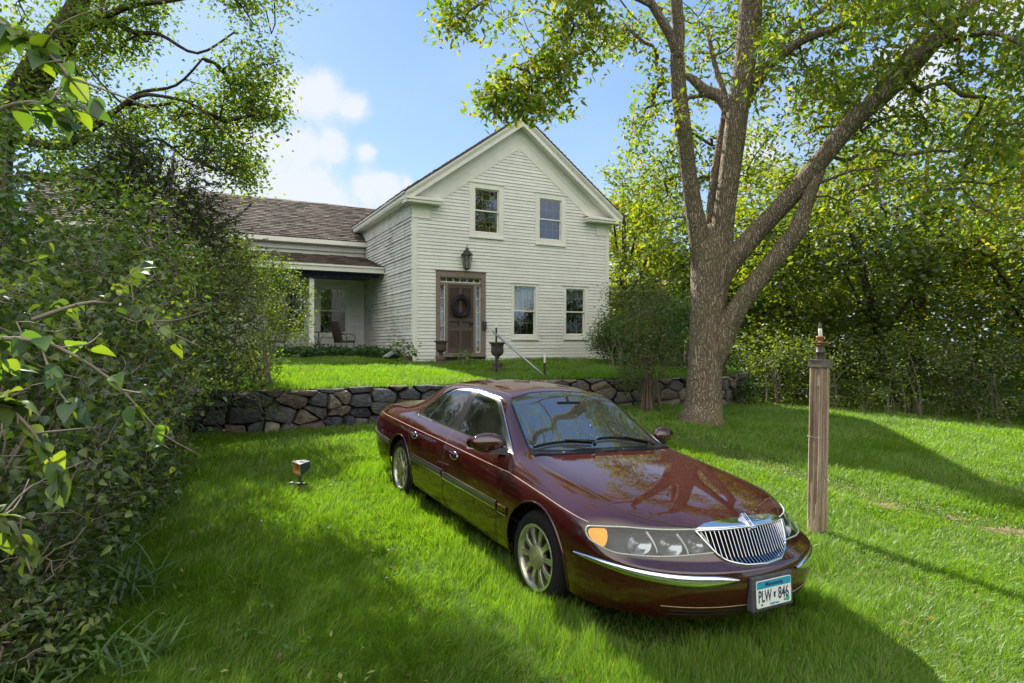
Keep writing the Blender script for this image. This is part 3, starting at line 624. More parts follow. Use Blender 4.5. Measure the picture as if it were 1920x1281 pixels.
def build_car():
    root = empty('parked_car', mat=CARM)
    tag(root, 'dusty maroon four-door sedan with chrome grille parked on the grass', 'car')
    # ---- cage: top grid j = 0 centre .. 4 shoulder, stations i = 0 tail .. 14 nose
    T = [  # per station: five (x, y, z)
     [(-4.07,0,.880),(-4.06,.26,.875),(-4.03,.48,.862),(-3.99,.64,.840),(-3.95,.76,.785)],
     [(-3.90,0,.928),(-3.89,.30,.922),(-3.86,.53,.908),(-3.83,.70,.875),(-3.80,.825,.81)],
     [(-3.55,0,.955),(-3.55,.30,.950),(-3.55,.58,.930),(-3.52,.75,.89),(-3.50,.875,.82)],
     [(-3.26,0,.972),(-3.24,.31,.967),(-3.20,.60,.945),(-3.14,.775,.905),(-3.12,.895,.828)],
     [(-2.90,0,1.165),(-2.88,.31,1.155),(-2.84,.61,1.105),(-2.73,.79,.915),(-2.75,.905,.832)],
     [(-2.50,0,1.325),(-2.48,.30,1.312),(-2.42,.585,1.262),(-2.25,.80,.915),(-2.30,.91,.832)],
     [(-1.80,0,1.385),(-1.80,.30,1.372),(-1.78,.585,1.305),(-1.78,.805,.915),(-1.80,.912,.83)],
     [(-1.20,0,1.355),(-1.18,.30,1.342),(-1.12,.570,1.285),(-1.20,.805,.912),(-1.25,.912,.825)],
     [(-.80,0,1.145),(-.79,.31,1.130),(-.80,.655,1.075),(-.84,.80,.905),(-.87,.91,.82)],
     [(-.42,0,.935),(-.44,.32,.930),(-.50,.71,.915),(-.50,.80,.885),(-.50,.905,.81)],
     [(-.08,0,.915),(-.08,.31,.907),(-.08,.62,.893),(-.08,.775,.865),(-.10,.895,.79)],
     [(.34,0,.882),(.34,.31,.873),(.33,.60,.856),(.32,.76,.828),(.30,.885,.765)],
     [(.64,0,.848),(.63,.31,.838),(.58,.58,.818),(.54,.735,.792),(.48,.86,.738)],
     [(.86,0,.808),(.84,.28,.798),(.75,.53,.778),(.66,.69,.758),(.58,.81,.718)],
     [(1.00,0,.762),(.975,.25,.757),(.87,.47,.745),(.76,.63,.735),(.66,.755,.705)]]
    NI = 15
    # rows under the shoulder (top to bottom): z and y beyond
    rows = [(.70, .928), (.565, .936), (.50, .936), (.34, .922), (.235, .885)]
    yk = {0: .80, 1: .86, 2: .905, 12: .965, 13: .945, 14: .90}     # width factors near the ends
    S = []
    for i in range(NI):
        x = T[i][4][0]; k = {0: .855, 1: .925, 2: .965, 3: .985, 11: .995, 12: .975, 13: .935, 14: .885}.get(i, 1.0); col = []
        for r, (z, y) in enumerate(rows):
            zz = z
            if i >= 12 and r == 0: zz = {12: .66, 13: .625, 14: .595}[i]
            if i == 14 and r == 1: zz = .556
            if i == 11 and r == 0: zz = .69
            xx = x
            if i == 14: xx = x + [.05, .12, .14, .12, .06][r]
            if i == 13: xx = x + [.02, .04, .045, .04, .02][r]
            if i == 0: xx = x + [-.07, -.12, -.13, -.10, -.02][r]
            if i == 0 and r >= 1: zz = z + .0
            col.append((xx, y * k, zz + (.05 if i in (0,) and r == 4 else 0) + (.02 if i == 14 and r == 4 else 0)))
        S.append(col)
    def face_rows(end):  # front / rear rows for j = 0..3
        out = []
        if end:
            xs_ = [[1.085,1.06,.975,.86],[1.155,1.135,1.06,.945],[1.18,1.16,1.085,.965],[1.165,1.145,1.07,.95],[1.10,1.08,1.0,.89]]
            ys_ = [0,.26,.50,.70]
            zs_ = [.585,.552,.485,.34,.262]
        else:
            xs_ = [[-4.15,-4.14,-4.11,-4.06],[-4.21,-4.20,-4.17,-4.115],[-4.22,-4.21,-4.18,-4.125],[-4.19,-4.18,-4.15,-4.10],[-4.08,-4.07,-4.05,-4.01]]
            ys_ = [0,.25,.48,.67]; zs_ = [.70,.575,.50,.35,.25]
        for r in range(5): out.append([(xs_[r][j], ys_[j], zs_[r]) for j in range(4)])
        return out
    Fr, Re = face_rows(True), face_rows(False)
    bm = bmesh.new(); V = {}
    def vert(p):
        k = (round(p[0], 4), round(p[1], 4), round(p[2], 4))
        if k not in V: V[k] = bm.verts.new(p)
        return V[k]
    def q(a, b, c, d, flip):
        vs_ = [vert(p) for p in (a, b, c, d)]
        if flip: vs_.reverse()
        try: bm.faces.new(vs_)
        except ValueError: pass
    for sgn in (1, -1):
        m = lambda p: (p[0], p[1] * sgn, p[2])
        fl = sgn < 0
        for i in range(NI - 1):
            for j in range(4): q(m(T[i][j]), m(T[i+1][j]), m(T[i+1][j+1]), m(T[i][j+1]), fl)
            side0, side1 = [T[i][4]] + S[i], [T[i+1][4]] + S[i+1]
            for r in range(5): q(m(side0[r]), m(side1[r]), m(side1[r+1]), m(side0[r+1]), fl)
        fr = [[T[14][j] for j in range(5)]] + [Fr[r] + [S[14][r]] for r in range(5)]
        re = [[T[0][j] for j in range(5)]] + [Re[r] + [S[0][r]] for r in range(5)]
        for r in range(5):
            for j in range(4):
                q(m(fr[r][j]), m(fr[r+1][j]), m(fr[r+1][j+1]), m(fr[r][j+1]), fl)
                q(m(re[r][j]), m(re[r][j+1]), m(re[r+1][j+1]), m(re[r+1][j]), fl)
    bmesh.ops.recalc_face_normals(bm, faces=bm.faces)
    cl = bm.edges.layers.float.new('crease_edge')
    def crease(a, b, w):
        for sgn in (1, -1):
            va, vb = V.get((round(a[0],4), round(a[1]*sgn,4), round(a[2],4))), V.get((round(b[0],4), round(b[1]*sgn,4), round(b[2],4)))
            e = bm.edges.get((va, vb)) if va and vb else None
            if e: e[cl] = w
    for j in range(2): crease(T[9][j], T[9][j+1], .75); crease(T[3][j], T[3][j+1], .55); crease(T[7][j], T[7][j+1], .35); crease(T[5][j], T[5][j+1], .3); crease(T[14][j], T[14][j+1], .5)
    crease(T[14][2], T[14][3], .45); crease(T[14][3], T[14][4], .4)
    for i in (7, 8): crease(T[i][2], T[i+1][2], .45)
    for i in range(3, 10): crease(T[i][3], T[i+1][3], .55 if 3 < i < 9 else .3)
    for i in range(4, 7): crease(T[i][2], T[i+1][2], .3)
    for j in range(3): crease(Fr[1][j], Fr[1][j+1], .5); crease(Fr[0][j], Fr[0][j+1], .45)
    crease(Fr[1][3], S[14][1], .5); crease(Fr[0][3], S[14][0], .4)
    for i in range(11, 14): crease(S[i][1], S[i+1][1], .35)
    for r in range(2, 3): pass
    me = bpy.data.meshes.new('cage'); bm.to_mesh(me); bm.free()
    ob = bpy.data.objects.new('cage', me); COL.objects.link(ob)
    ss = ob.modifiers.new('s', 'SUBSURF'); ss.levels = 4; ss.render_levels = 4
    dg = bpy.context.evaluated_depsgraph_get(); dg.update()
    em = bpy.data.meshes.new_from_object(ob.evaluated_get(dg)); bpy.data.objects.remove(ob)
    bm = bmesh.new(); bm.from_mesh(em); bm.normal_update()
    bvh = BVHTree.FromBMesh(bm)
    def hit(o, d):
        p, n, _, _ = bvh.ray_cast(Vector(o), Vector(d).normalized()); return p, n
    def side_pt(x, z, sg, off=0):
        p, n = hit((x, 2.5 * sg, z), (0, -sg, 0))
        if p is None: p, n, _, _ = bvh.find_nearest(Vector((x, .9 * sg, z)))
        return p + n * off, n
    def front_pt(y, z, off=0):
        p, n = hit((3, y, z), (-1, 0, 0)); 
        if p is None: p, n, _, _ = bvh.find_nearest(Vector((1, y, z)))
        return p + n * off, n
    def top_pt(x, y, off=0):
        p, n = hit((x, y, 3), (0, 0, -1))
        if p is None: p, n, _, _ = bvh.find_nearest(Vector((x, y, .9)))
        return p + n * off, n
    # ---- cutting out regions along exact outlines
    reg = bm.faces.layers.int.new('reg')
    def smooth_poly(P, n=5):
        out = []; k = len(P)
        for i in range(k):
            p0, p1, p2 = [Vector(P[(i + d) % k][:2]) for d in (-1, 0, 1)]; r = P[i][2] if len(P[i]) > 2 else 0
            if not r: out.append(p1); continue
            a = p1 + (p0 - p1).normalized() * min(r, (p0 - p1).length * .5); b = p1 + (p2 - p1).normalized() * min(r, (p2 - p1).length * .5)
            for t in range(n + 1):
                t /= n; out.append(a * (1 - t) ** 2 + p1 * 2 * t * (1 - t) + b * t * t)
        return out
    def inside(p, P):
        c = False; x, y = p
        for i in range(len(P)):
            a, b = P[i], P[i - 1]
            if (a[1] > y) != (b[1] > y) and x < (b[0] - a[0]) * (y - a[1]) / (b[1] - a[1]) + a[0]: c = not c
        return c
    def cut(P, A, B, rid, filt):
        A, B = Vector(A), Vector(B); D = A.cross(B).normalized()
        xs0, xs1, ys0, ys1 = min(p[0] for p in P), max(p[0] for p in P), min(p[1] for p in P), max(p[1] for p in P)
        k = len(P)
        def cand(x0, x1, y0, y1, pad):
            r = []
            for f in bm.faces:
                if not filt(f): continue
                us = [v.co.dot(A) for v in f.verts]; ws = [v.co.dot(B) for v in f.verts]
                if max(us) > x0 - pad and min(us) < x1 + pad and max(ws) > y0 - pad and min(ws) < y1 + pad: r.append(f)
            return r
        for i in range(k):
            a, b = P[i], P[(i + 1) % k]
            if (b - a).length < 1e-5: continue
            fs = cand(min(a[0], b[0]), max(a[0], b[0]), min(a[1], b[1]), max(a[1], b[1]), .001)
            if not fs: continue
            g = set(fs); 
            for f in fs: g.update(f.edges); g.update(f.verts)
            # plane through a,b and the projection direction
            e2 = (b - a).normalized(); inv = Matrix((A, B, D)).inverted_safe()
            co = inv @ Vector((a[0], a[1], 0)); dirv = inv @ Vector((e2[0], e2[1], 0)) 
            no = dirv.cross(inv @ Vector((0, 0, 1))).normalized()
            bmesh.ops.bisect_plane(bm, geom=list(g), dist=1e-5, plane_co=co, plane_no=no)
        fs = cand(xs0, xs1, ys0, ys1, 0)
        for f in fs:
            c = f.calc_center_median()
            if inside((c.dot(A), c.dot(B)), P): f[reg] = rid
    G_GLASS, G_TRIM, G_LAMP, G_AMB, G_GRILL, G_HEAD, G_HOLE, G_WS, G_BL, G_TAIL, G_Q, G_RG, G_FASC = range(1, 14)
    cabin = lambda sg: (lambda f: f.calc_center_median().y * sg > .45 and f.calc_center_median().z > .80 and abs(f.normal.y) > .35)
    WINS = {}
    for sg in (1, -1):
        flt = cabin(sg)
        dlo = smooth_poly([(-.60, .905, .02), (-1.22, 1.262, .12), (-1.75, 1.292, .1), (-2.24, 1.248, .16), (-2.64, .925, .08), (-2.60, .912, .03)], 4)
        cut(dlo, (1, 0, 0), (0, 0, 1), G_TRIM, flt)
        WINS['dlo'] = dlo
        wf = smooth_poly([(-.71, .926, .015), (-1.245, 1.235, .07), (-1.655, 1.262, .03), (-1.575, .926, .02)], 3)
        cut(wf, (1, 0, 0), (0, 0, 1), G_GLASS, flt)
        wr = smooth_poly([(-1.735, .926, .02), (-1.775, 1.262, .03), (-2.15, 1.235, .05), (-2.315, .930, .02)], 3)
        cut(wr, (1, 0, 0), (0, 0, 1), G_RG, flt)
        wq = smooth_poly([(-2.345, .930, .015), (-2.195, 1.225, .02), (-2.255, 1.205, .03), (-2.56, .942, .03)], 3)
        cut(wq, (1, 0, 0), (0, 0, 1), G_Q, flt)
        # wheel arches
        for wx, wr_ in ((0, .368), (-2.769, .356)):
            arch = [Vector((wx + wr_ * math.cos(a), .325 + wr_ * math.sin(a))) for a in [R_(d) for d in range(-24, 205, 12)]] + [Vector((wx - wr_ * .93, .05)), Vector((wx + wr_ * .93, .05))]
            cut(arch, (1, 0, 0), (0, 0, 1), G_HOLE, lambda f, s=sg: f.calc_center_median().y * s > .5 and f.calc_center_median().z < .8)
        # head lamps: seen along the corner
        lamp = smooth_poly([(-.375, .690, .045), (-.05, .720, .1), (.25, .728, .1), (.565, .742, .015), (.70, .628, .02), (.30, .601, .15), (-.14, .590, .10), (-.35, .63, .05)], 5)
        fl2 = lambda f, s=sg: f.calc_center_median().x > .3 and f.calc_center_median().y * s > .2 and f.calc_center_median().z > .5
        cut(lamp, (1, -sg, 0), (0, 0, 1), G_LAMP, fl2)
        tail = smooth_poly([(-3.78, .80, .02), (-4.3, .82, .02), (-4.3, .66, .02), (-3.80, .67, .05)], 3)
        cut(tail, (1, 0, 0), (0, 0, 1), G_TAIL, lambda f, s=sg: f.calc_center_median().y * s > .45 and f.calc_center_median().x < -3.6)
    ws = smooth_poly([(-.455, 0), (-.475, .35), (-.545, .655, .05), (-1.105, .535, .05), (-1.165, .30), (-1.18, 0), (-1.165, -.30), (-1.105, -.535, .05), (-.545, -.655, .05), (-.475, -.35)], 4)
    ws_out = smooth_poly([(-.435, 0), (-.455, .35), (-.525, .678, .05), (-1.12, .556, .05), (-1.183, .30), (-1.198, 0), (-1.183, -.30), (-1.12, -.556, .05), (-.525, -.678, .05), (-.455, -.35)], 4)
    flw = lambda f: -1.4 < f.calc_center_median().x < -.3 and f.normal.z > .2
    cut(ws_out, (1, 0, 0), (0, 1, 0), G_TRIM, flw); cut(ws, (1, 0, 0), (0, 1, 0), G_WS, flw)
    bl = smooth_poly([(-3.20, 0), (-3.19, .30), (-3.13, .57, .06), (-2.52, .51, .06), (-2.56, .25), (-2.57, 0), (-2.56, -.25), (-2.52, -.51, .06), (-3.13, -.57, .06), (-3.19, -.30)], 4)
    cut(bl, (1, 0, 0), (0, 1, 0), G_BL, lambda f: f.calc_center_median().x < -2.2 and f.calc_center_median().z > .85 and f.normal.z > .2)
    grl = smooth_poly([(0, .562), (.15, .566), (.255, .582, .05), (.315, .625, .06), (.385, .735, .015), (.2, .742), (0, .745), (-.2, .742), (-.385, .735, .015), (-.315, .625, .06), (-.255, .582, .05), (-.15, .566)], 4)
    frt = lambda f: f.calc_center_median().x > .8 and f.normal.x > .12 and abs(f.calc_center_median().y) < .5
    cut(grl, (0, 1, 0), (0, 0, 1), G_GRILL, frt)
    # chrome header over the grille, cut in the (y, z-x) view
    h0 = .7071; hd = lambda y, x, z: (y, (z - x) * h0)
    hdr_pts = []
    for y in (-.385, -.3, -.2, -.1, 0, .1, .2, .3, .385):
        p, _ = front_pt(y, .735 if abs(y) > .38 else .7405); hdr_pts.append(hd(y, p.x, p.z))
    top = []
    for y in (.385, .3, .2, .1, 0, -.1, -.2, -.3, -.385):
        b = hdr_pts[[-.385, -.3, -.2, -.1, 0, .1, .2, .3, .385].index(y)]
        top.append((y, b[1] + .005 + .078 * max(0, 1 - (abs(y) / .385) ** 2) ** .6))
    hp = [Vector(p) for p in hdr_pts[:]] + [Vector(p) for p in top[:]]
    cut(hp, (0, 1, 0), (-h0, 0, h0), G_HEAD, lambda f: f.calc_center_median().x > .75 and abs(f.calc_center_median().y) < .5 and f.calc_center_median().z > .70)
    # ---- split to objects
    bm.normal_update()
    bm.verts.index_update()
    def extract(rids, name, mat, inward=0, parent=root, sgy=0, solid=0):
        fs = [f for f in bm.faces if f[reg] in rids and (not sgy or f.calc_center_median().y * sgy > 0)]
        vm = {}; vs_, ns_ = [], []
        fl_ = []
        for f in fs:
            idx = []
            for v in f.verts:
                if v.index not in vm: vm[v.index] = len(vs_); vs_.append(v.co - v.normal * inward); ns_.append(v.normal.copy())
                idx.append(vm[v.index])
            fl_.append(idx)
        m_ = bpy.data.meshes.new(name); m_.from_pydata(vs_, [], fl_); m_.materials.append(mat)
        m_.polygons.foreach_set('use_smooth', [True] * len(fl_)); m_.update()
        m_.normals_split_custom_set_from_vertices([tuple(n) for n in ns_])
        o = bpy.data.objects.new(name, m_); COL.objects.link(o); o.parent = parent
        if solid:
            s = o.modifiers.new('solid', 'SOLIDIFY'); s.thickness = solid; s.offset = -1
        return o
    body = extract([0], 'body', M_paint)
    extract([G_TRIM], 'window_trim', M_black, inward=.001)
    extract([G_WS], 'windshield', lens_glass('windshield_glass', (.80, .88, .82), haze=.06, f0=2.9), inward=.002)
    extract([G_BL], 'rear_window', M_cglass, inward=.002)
    for sg in (-1, 1):
        extract([G_GLASS], 'front_door_window', M_cglass, .003, sgy=sg); extract([G_RG], 'rear_door_window', M_cglass, .003, sgy=sg); extract([G_Q], 'quarter_window', M_cglass, .003, sgy=sg)
        hl = extract([G_LAMP], 'headlight', M_lens, .0, sgy=sg)
        extract([G_LAMP], 'reflector_housing', M_dark_lamp, .075, parent=hl, sgy=sg)
        extract([G_TAIL], 'tail_light', simple('red_lens', (.35, .01, .01), .2, coat=.6), .0, sgy=sg)
        # rim round the lamp, bulbs bowls, amber corner
        a0 = .7071
        def lp(s_, z, off=0):   # point on the lamp surface for s = x - |y|
            o = Vector((s_ * .5 + 1.5, (-s_ * .5 + 1.5) * sg, z)); p, n = hit(o, (-1, -sg, 0)); return (p + n * off, n) if p else (None, None)
        b = MB(); ring = []
        for i in range(len(lamp)):
            p, n = lp(lamp[i][0], lamp[i][1], .001)
            if p: ring.append(p)
        b.tube(ring, .0055, 6, 0, closed=True); b.build('lens_rim', simple('pale_lens_rim', (.42, .46, .42), .4), hl)
        b = MB(); am = smooth_poly([(-.355, .682, .045), (-.19, .70, .03), (-.165, .655, .05), (-.19, .600, .03), (-.33, .632, .05)], 5)
        P3 = [lp(p[0], p[1], .0015)[0] for p in am]; c3, _ = lp(-.26, .655, .003)
        for i in range(len(P3)): b.poly([c3, P3[i], P3[(i + 1) % len(P3)]] if sg < 0 else [c3, P3[(i + 1) % len(P3)], P3[i]], sm=True)
        b.build('turn_signal', M_amber, hl)
        b = MB()
        for s_, rr, zc in ((.08, .060, .662), (.345, .062, .668), (.555, .05, .678)):
            p, n = lp(s_, zc, -.045)
            ax = (n * .55 + Vector((1, 0, 0)) * .6).normalized(); M = Matrix.Translation(p - ax * .02) @ ax.to_track_quat('Z', 'Y').to_matrix().to_4x4()
            prof = [(.006, 0), (rr * .45, .004), (rr * .75, .016), (rr, .034), (rr * 1.04, .034)]
            b.lathe(prof, 20, 0, M=M @ Matrix.Diagonal((1.35, 1, 1, 1)))
            b.lathe([(.001, .028), (.009, .025), (.011, .005)], 10, 0, M=M)
        # sweeping bright dividers
        for s0 in (.22, .47):
            pts = []
            for t in np.linspace(0, 1, 9):
                p, n = lp(s0 - .09 * (1 - t) ** 2 + .03 * t, .722 - .108 * t, -.02); pts.append(p)
            b.tube(pts, [.018, .014, .011, .009, .008, .007, .006, .006, .006], 8)
        b.build('reflector_bowl', M_refl, hl)
    # ---- grille
    g = empty('grille', (0, 0, 0)); g.parent = root
    b = MB(); b.poly([(0, 0, 0)] * 3); b = MB()
    gp = [front_pt(p[0], p[1], .003)[0] for p in grl]
    b.tube(gp, .0085, 8, closed=True); b.build('grille_frame', M_chrome, g)
    extract([G_GRILL], 'grille_backing', M_seam, .045, parent=g)
    hdr = extract([G_HEAD], 'grille_header', M_chrome, -.003, parent=g)
    def gr_z(y):
        zs = []
        for z in np.linspace(.53, .75, 111):
            if inside((y, z), grl): zs.append(z)
        return (zs[0], zs[-1]) if zs else None
    b = MB()
    for i in range(-13, 14):
        y = i * .0275; r = gr_z(y)
        if not r or abs(y) > .375: continue
        pts = []
        for z in np.linspace(r[0], r[1], 7): p, n = front_pt(y, z); pts.append((p, n))
        for k in range(6):
            (p, n), (p2, n2) = pts[k], pts[k + 1]; w = Vector((0, .0052, 0)); d = .035
            b.hexa([p - w * 1.0 - n * d, p + w * 1.0 - n * d, p + w * .55 + n * .003, p - w * .55 + n * .003,
                    p2 - w * 1.0 - n2 * d, p2 + w - n2 * d, p2 + w * .55 + n2 * .003, p2 - w * .55 + n2 * .003])
    b.build('grille_bars', M_chrome, g)
    b = MB()   # emblem: upright chrome rectangle with a dark slot, standing at the header centre
    pa, na = front_pt(0, .738); pb, nb = top_pt(.925, 0)
    q0, q1 = pa + na * .020 + Vector((0, 0, -.012)), pb + nb * .020
    dr = (q1 - q0).normalized(); sd_ = Vector((0, 1, 0)); up_ = dr.cross(sd_)
    if up_.x < 0: up_ = -up_
    Lq = (q1 - q0).length
    M = Matrix(((dr.x, sd_.x, up_.x, q0.x), (dr.y, sd_.y, up_.y, q0.y), (dr.z, sd_.z, up_.z, q0.z), (0, 0, 0, 1)))
    for a_, c_ in (((0, -.021, -.012), (Lq, -.013, .012)), ((0, .013, -.012), (Lq, .021, .012)), ((0, -.013, -.012), (.012, .013, .012)), ((Lq - .012, -.013, -.012), (Lq, .013, .012)),
                   ((.012, -.0035, -.012), (Lq - .012, .0035, .010)), ((Lq * .45, -.013, -.012), (Lq * .55, .013, .009))):
        b.box(a_, c_, M=M)
    b.build('hood_emblem', M_chrome, g, bevel=.0015)
    # ---- ribbons laid along the skin
    def ribbon(b, pts, w, th, side=None, m=0):
        """pts list of (p, n): a bar of width w (across) standing th proud"""
        k = len(pts); R0 = []
        for i, (p, n) in enumerate(pts):
            t = (pts[min(i + 1, k - 1)][0] - pts[max(i - 1, 0)][0]).normalized(); s = n.cross(t).normalized()
            R0.append([p - s * w / 2 - n * .004, p - s * w * .5 + n * th * .4, p - s * w * .36 + n * th, p + s * w * .36 + n * th, p + s * w * .5 + n * th * .4, p + s * w / 2 - n * .004])
        vs_ = [v for r in R0 for v in r]; fs = []
        for i in range(k - 1):
            for a in range(5): fs.append((i * 6 + a, i * 6 + a + 1, i * 6 + a + 7, i * 6 + a + 6))
        fs.append((0, 1, 2, 3, 4, 5)); e = (k - 1) * 6; fs.append((e + 5, e + 4, e + 3, e + 2, e + 1, e))
        b.mesh(vs_, fs, m)
    def dense(P, step=.04):
        out = [Vector(P[0])]
        for a, c in zip(P[:-1], P[1:]):
            a, c = Vector(a), Vector(c); n = max(1, int((c - a).length / step))
            for i in range(1, n + 1): out.append(a.lerp(c, i / n))
        return out
    body_parts = {}
    for sg in (-1, 1):
        sp = lambda P, off=0: [side_pt(x, z, sg, off) for x, z in dense(P)]
        b = MB()   # seams
        for P in ([(-.47, .885), (-.475, .80), (-.50, .62), (-.545, .40), (-.57, .25)], [(-1.66, .905), (-1.60, .80), (-1.575, .60), (-1.575, .40), (-1.60, .25)],
                  [(-2.62, .90), (-2.56, .80), (-2.50, .70), (-2.42, .58)], [(-.57, .25), (-2.30, .25)]):
            ribbon(b, sp(P), .010, .0014)
        b.build('door_seam', M_seam, root)
        b = MB(); ribbon(b, sp([(-3.75, .797), (-3.0, .808), (-1.76, .812), (-.45, .803), (0, .765), (.30, .735), (.50, .712)]), .005, .0015); b.build('pinstripe', M_pin, root)
        b = MB()
        for x0, x1 in ((-2.405, -1.585), (-1.565, -.53)):
            P = [(x0, .533), (x1, .533 + (x1 - x0) * .012)]
            ribbon(b, sp(P), .066, .012)
        P = [(-.50, .54), (-.372, .542)]; ribbon(b, sp(P), .06, .011)
        b.build('side_moulding', M_paint, root)
        b = MB()
        for x0, x1 in ((-2.39, -1.60), (-1.55, -.545)):
            P = [(x0, .531), (x1, .533 + (x1 - x0) * .012)]; ribbon(b, sp(P, .010), .036, .004)
        b.build('moulding_inlay', M_mould, root)
        b = MB()
        for z in (.562, .505):
            for x0, x1 in ((-2.40, -1.59), (-1.56, -.535), (-.50, -.372)): ribbon(b, sp([(x0, z), (x1, z + (x1 - x0) * .012)], .009), .007, .005)
        b.build('chrome_moulding_edge', M_chrome, root)
        b = MB(); ribbon(b, sp([(-4.0, .545), (-3.5, .54), (-3.125, .538)]), .05, .012); b.build('bumper_moulding', M_mould, root)
        b = MB(); ribbon(b, sp([(-3.95, .572), (-3.5, .567), (-3.125, .565)], .008), .008, .005); b.build('chrome_moulding_edge', M_chrome, root)
        # chrome surround of the side windows
        b = MB(); pts = []
        for p in dlo: 
            q_, n_ = side_pt(p[0], p[1], sg, .003); pts.append(q_)
        b.tube(pts, .0055, 6, closed=True); b.build('window_surround', M_chrome, root)
        for wx, wr_ in ((0, .368), (-2.769, .356)):
            b = MB()
            pts = [side_pt(wx + (wr_ + .006) * math.cos(a), .325 + (wr_ + .006) * math.sin(a), sg, .001)[0] for a in [R_(d) for d in range(-16, 197, 8)]]
            b.tube(pts, .008, 6)
            b.build('wheel_arch_lip', M_paint, root)
        # door handles
        for hx, hz in ((-2.37, .748), (-1.38, .742)):
            b = MB(); p, n = side_pt(hx, hz, sg)
            ringp = [side_pt(hx + .075 * math.cos(a) * (1 - .1 * abs(math.sin(a))), hz + .032 * math.sin(a), sg, .003)[0] for a in [2 * math.pi * i / 20 for i in range(20)]]
            b.tube(ringp, .0045, 6, closed=True, m=0)
            cen, _ = side_pt(hx, hz, sg, .0025)
            for i in range(20): b.poly([cen, ringp[i], ringp[(i + 1) % 20]] if sg > 0 else [cen, ringp[(i + 1) % 20], ringp[i]], 1)
            ribbon(b, [side_pt(x, hz + .010, sg, .012) for x in np.linspace(hx - .065, hx + .065, 8)], .026, .012, m=2)
            b.build('door_handle', [M_chrome, M_seam, M_paint], root)
        # bumper chrome strips
        b = MB(); pts = []; ws_ = []
        def bump_pt(t, z):   # t: y going outward, then round the corner
            if t < .62: return front_pt(t * sg, z, .003)
            o = Vector((.3 + 1.2, (1.2 + .2) * sg, z)); return None
        pl_ = [(x_, y_) for x_, y_ in ((1.3, .265), (1.3, .35), (1.3, .45), (1.3, .55), (1.25, .65), (1.15, .75), (1.0, .83), (.85, .88), (.74, .92), (.66, .94), (.58, .955))]
        for i, (xx, yy) in enumerate(pl_):
            ang = [0, .12, .2, .32, .5, .75, .95, 1.15, 1.3, 1.45, 1.52][i]
            d_ = Vector((-math.cos(ang), -math.sin(ang) * sg, 0)); z = .520
            p, n, _, _ = bvh.find_nearest(Vector((xx - (0.1 if i < 4 else .12), yy * sg, z)))
            pts.append((p + n * .002, n)); ws_.append([.010, .045, .060, .066, .064, .058, .050, .042, .032, .022, .010][i])
        k = len(pts); R0 = []
        for i, (p, n) in enumerate(pts):
            t = (pts[min(i + 1, k - 1)][0] - pts[max(i - 1, 0)][0]).normalized(); s = Vector((0, 0, 1)); s = (s - n * s.dot(n)).normalized(); w = ws_[i]
            R0.append([p - s * w * .55 - n * .004, p - s * w * .5 + n * .006, p - s * w * .2 + n * .012, p + s * w * .2 + n * .012, p + s * w * .5 + n * .006, p + s * w * .55 - n * .004])
        vs_ = [v for r in R0 for v in r]; fs = []
        for i in range(k - 1):
            for a in range(5):
                f_ = (i * 6 + a, i * 6 + a + 1, i * 6 + a + 7, i * 6 + a + 6); fs.append(f_)
        b.mesh(vs_, fs, sm=True); o = b.build('bumper_chrome_strip', M_chrome, root)
        ssm = o.modifiers.new('s', 'SUBSURF'); ssm.levels = 2; ssm.render_levels = 2
        # mirror
        mo = empty('door_mirror', (0, 0, 0)); mo.parent = root
        bmm = bmesh.new(); c = Vector((-.755, .925 * sg, .968))
        bmesh.ops.create_cube(bmm, size=1)
        for v in bmm.verts:
            x, y, z = v.co
            v.co = Vector((x * .17 * (1 if y * 1 < 0 else .85) , y * .31 * 1.0, z * (.255 if y < 0 else .20))); 
            if x > 0: v.co.z *= .62
            v.co.x -= .03 * (1 if y > 0 else -1) * 1.0
            v.co.y *= sg; v.co += c
        me_ = bpy.data.meshes.new('mirror_housing'); bmesh.ops.recalc_face_normals(bmm, faces=bmm.faces); bmm.to_mesh(me_); bmm.free(); me_.materials.append(M_paint)
        for p_ in me_.polygons: p_.use_smooth = True
        o = bpy.data.objects.new('mirror_housing', me_); COL.objects.link(o); o.parent = mo
        sm_ = o.modifiers.new('s', 'SUBSURF'); sm_.levels = 3; sm_.render_levels = 3
        b = MB(); b.hexa([(-.74, .80 * sg, .885), (-.64, .80 * sg, .885), (-.70, .92 * sg, .905), (-.80, .92 * sg, .905), (-.76, .79 * sg, .955), (-.66, .79 * sg, .94), (-.72, .92 * sg, .94), (-.80, .92 * sg, .945)])
        b.build('mirror_stalk', M_black, mo)
        b = MB(); b.poly([(-.848, (.885) * sg, .90), (-.848, 1.06 * sg, .91), (-.848, 1.06 * sg, .99), (-.848, .885 * sg, 1.0)]); b.build('mirror_glass', M_chrome, mo)
    # hood seams, roof, wipers, cowl
    b = MB()
    for sg in (-1, 1):
        P = [(-.47, .70), (-.2, .725), (.2, .715), (.45, .695), (.62, .655), (.70, .60), (.83, .48), (.905, .39)]
        b = MB(); ribbon(b, [top_pt(x, y * sg) for x, y in dense(P)], .009, .0012); b.build('hood_seam', M_seam, root)
        b = MB(); ribbon(b, [top_pt(x, y * sg) for x, y in dense([(-3.05, .60), (-3.2, .70), (-3.9, .66)])], .006, .0012); b.build('trunk_seam', M_seam, root)
    b = MB()
    for sg in (-1, 1):
        ribbon(b, [top_pt(x, y * sg, 0) for x, y in dense([(-1.15, .50), (-1.8, .505), (-2.35, .50)])], .012, .003)
    b.build('roof_drip_seam', M_seam, root)
    b = MB(); P = smooth_poly([(-1.30, .37, .06), (-1.30, -.37, .06), (-1.78, -.37, .06), (-1.78, .37, .06)], 4); P.append(P[0])
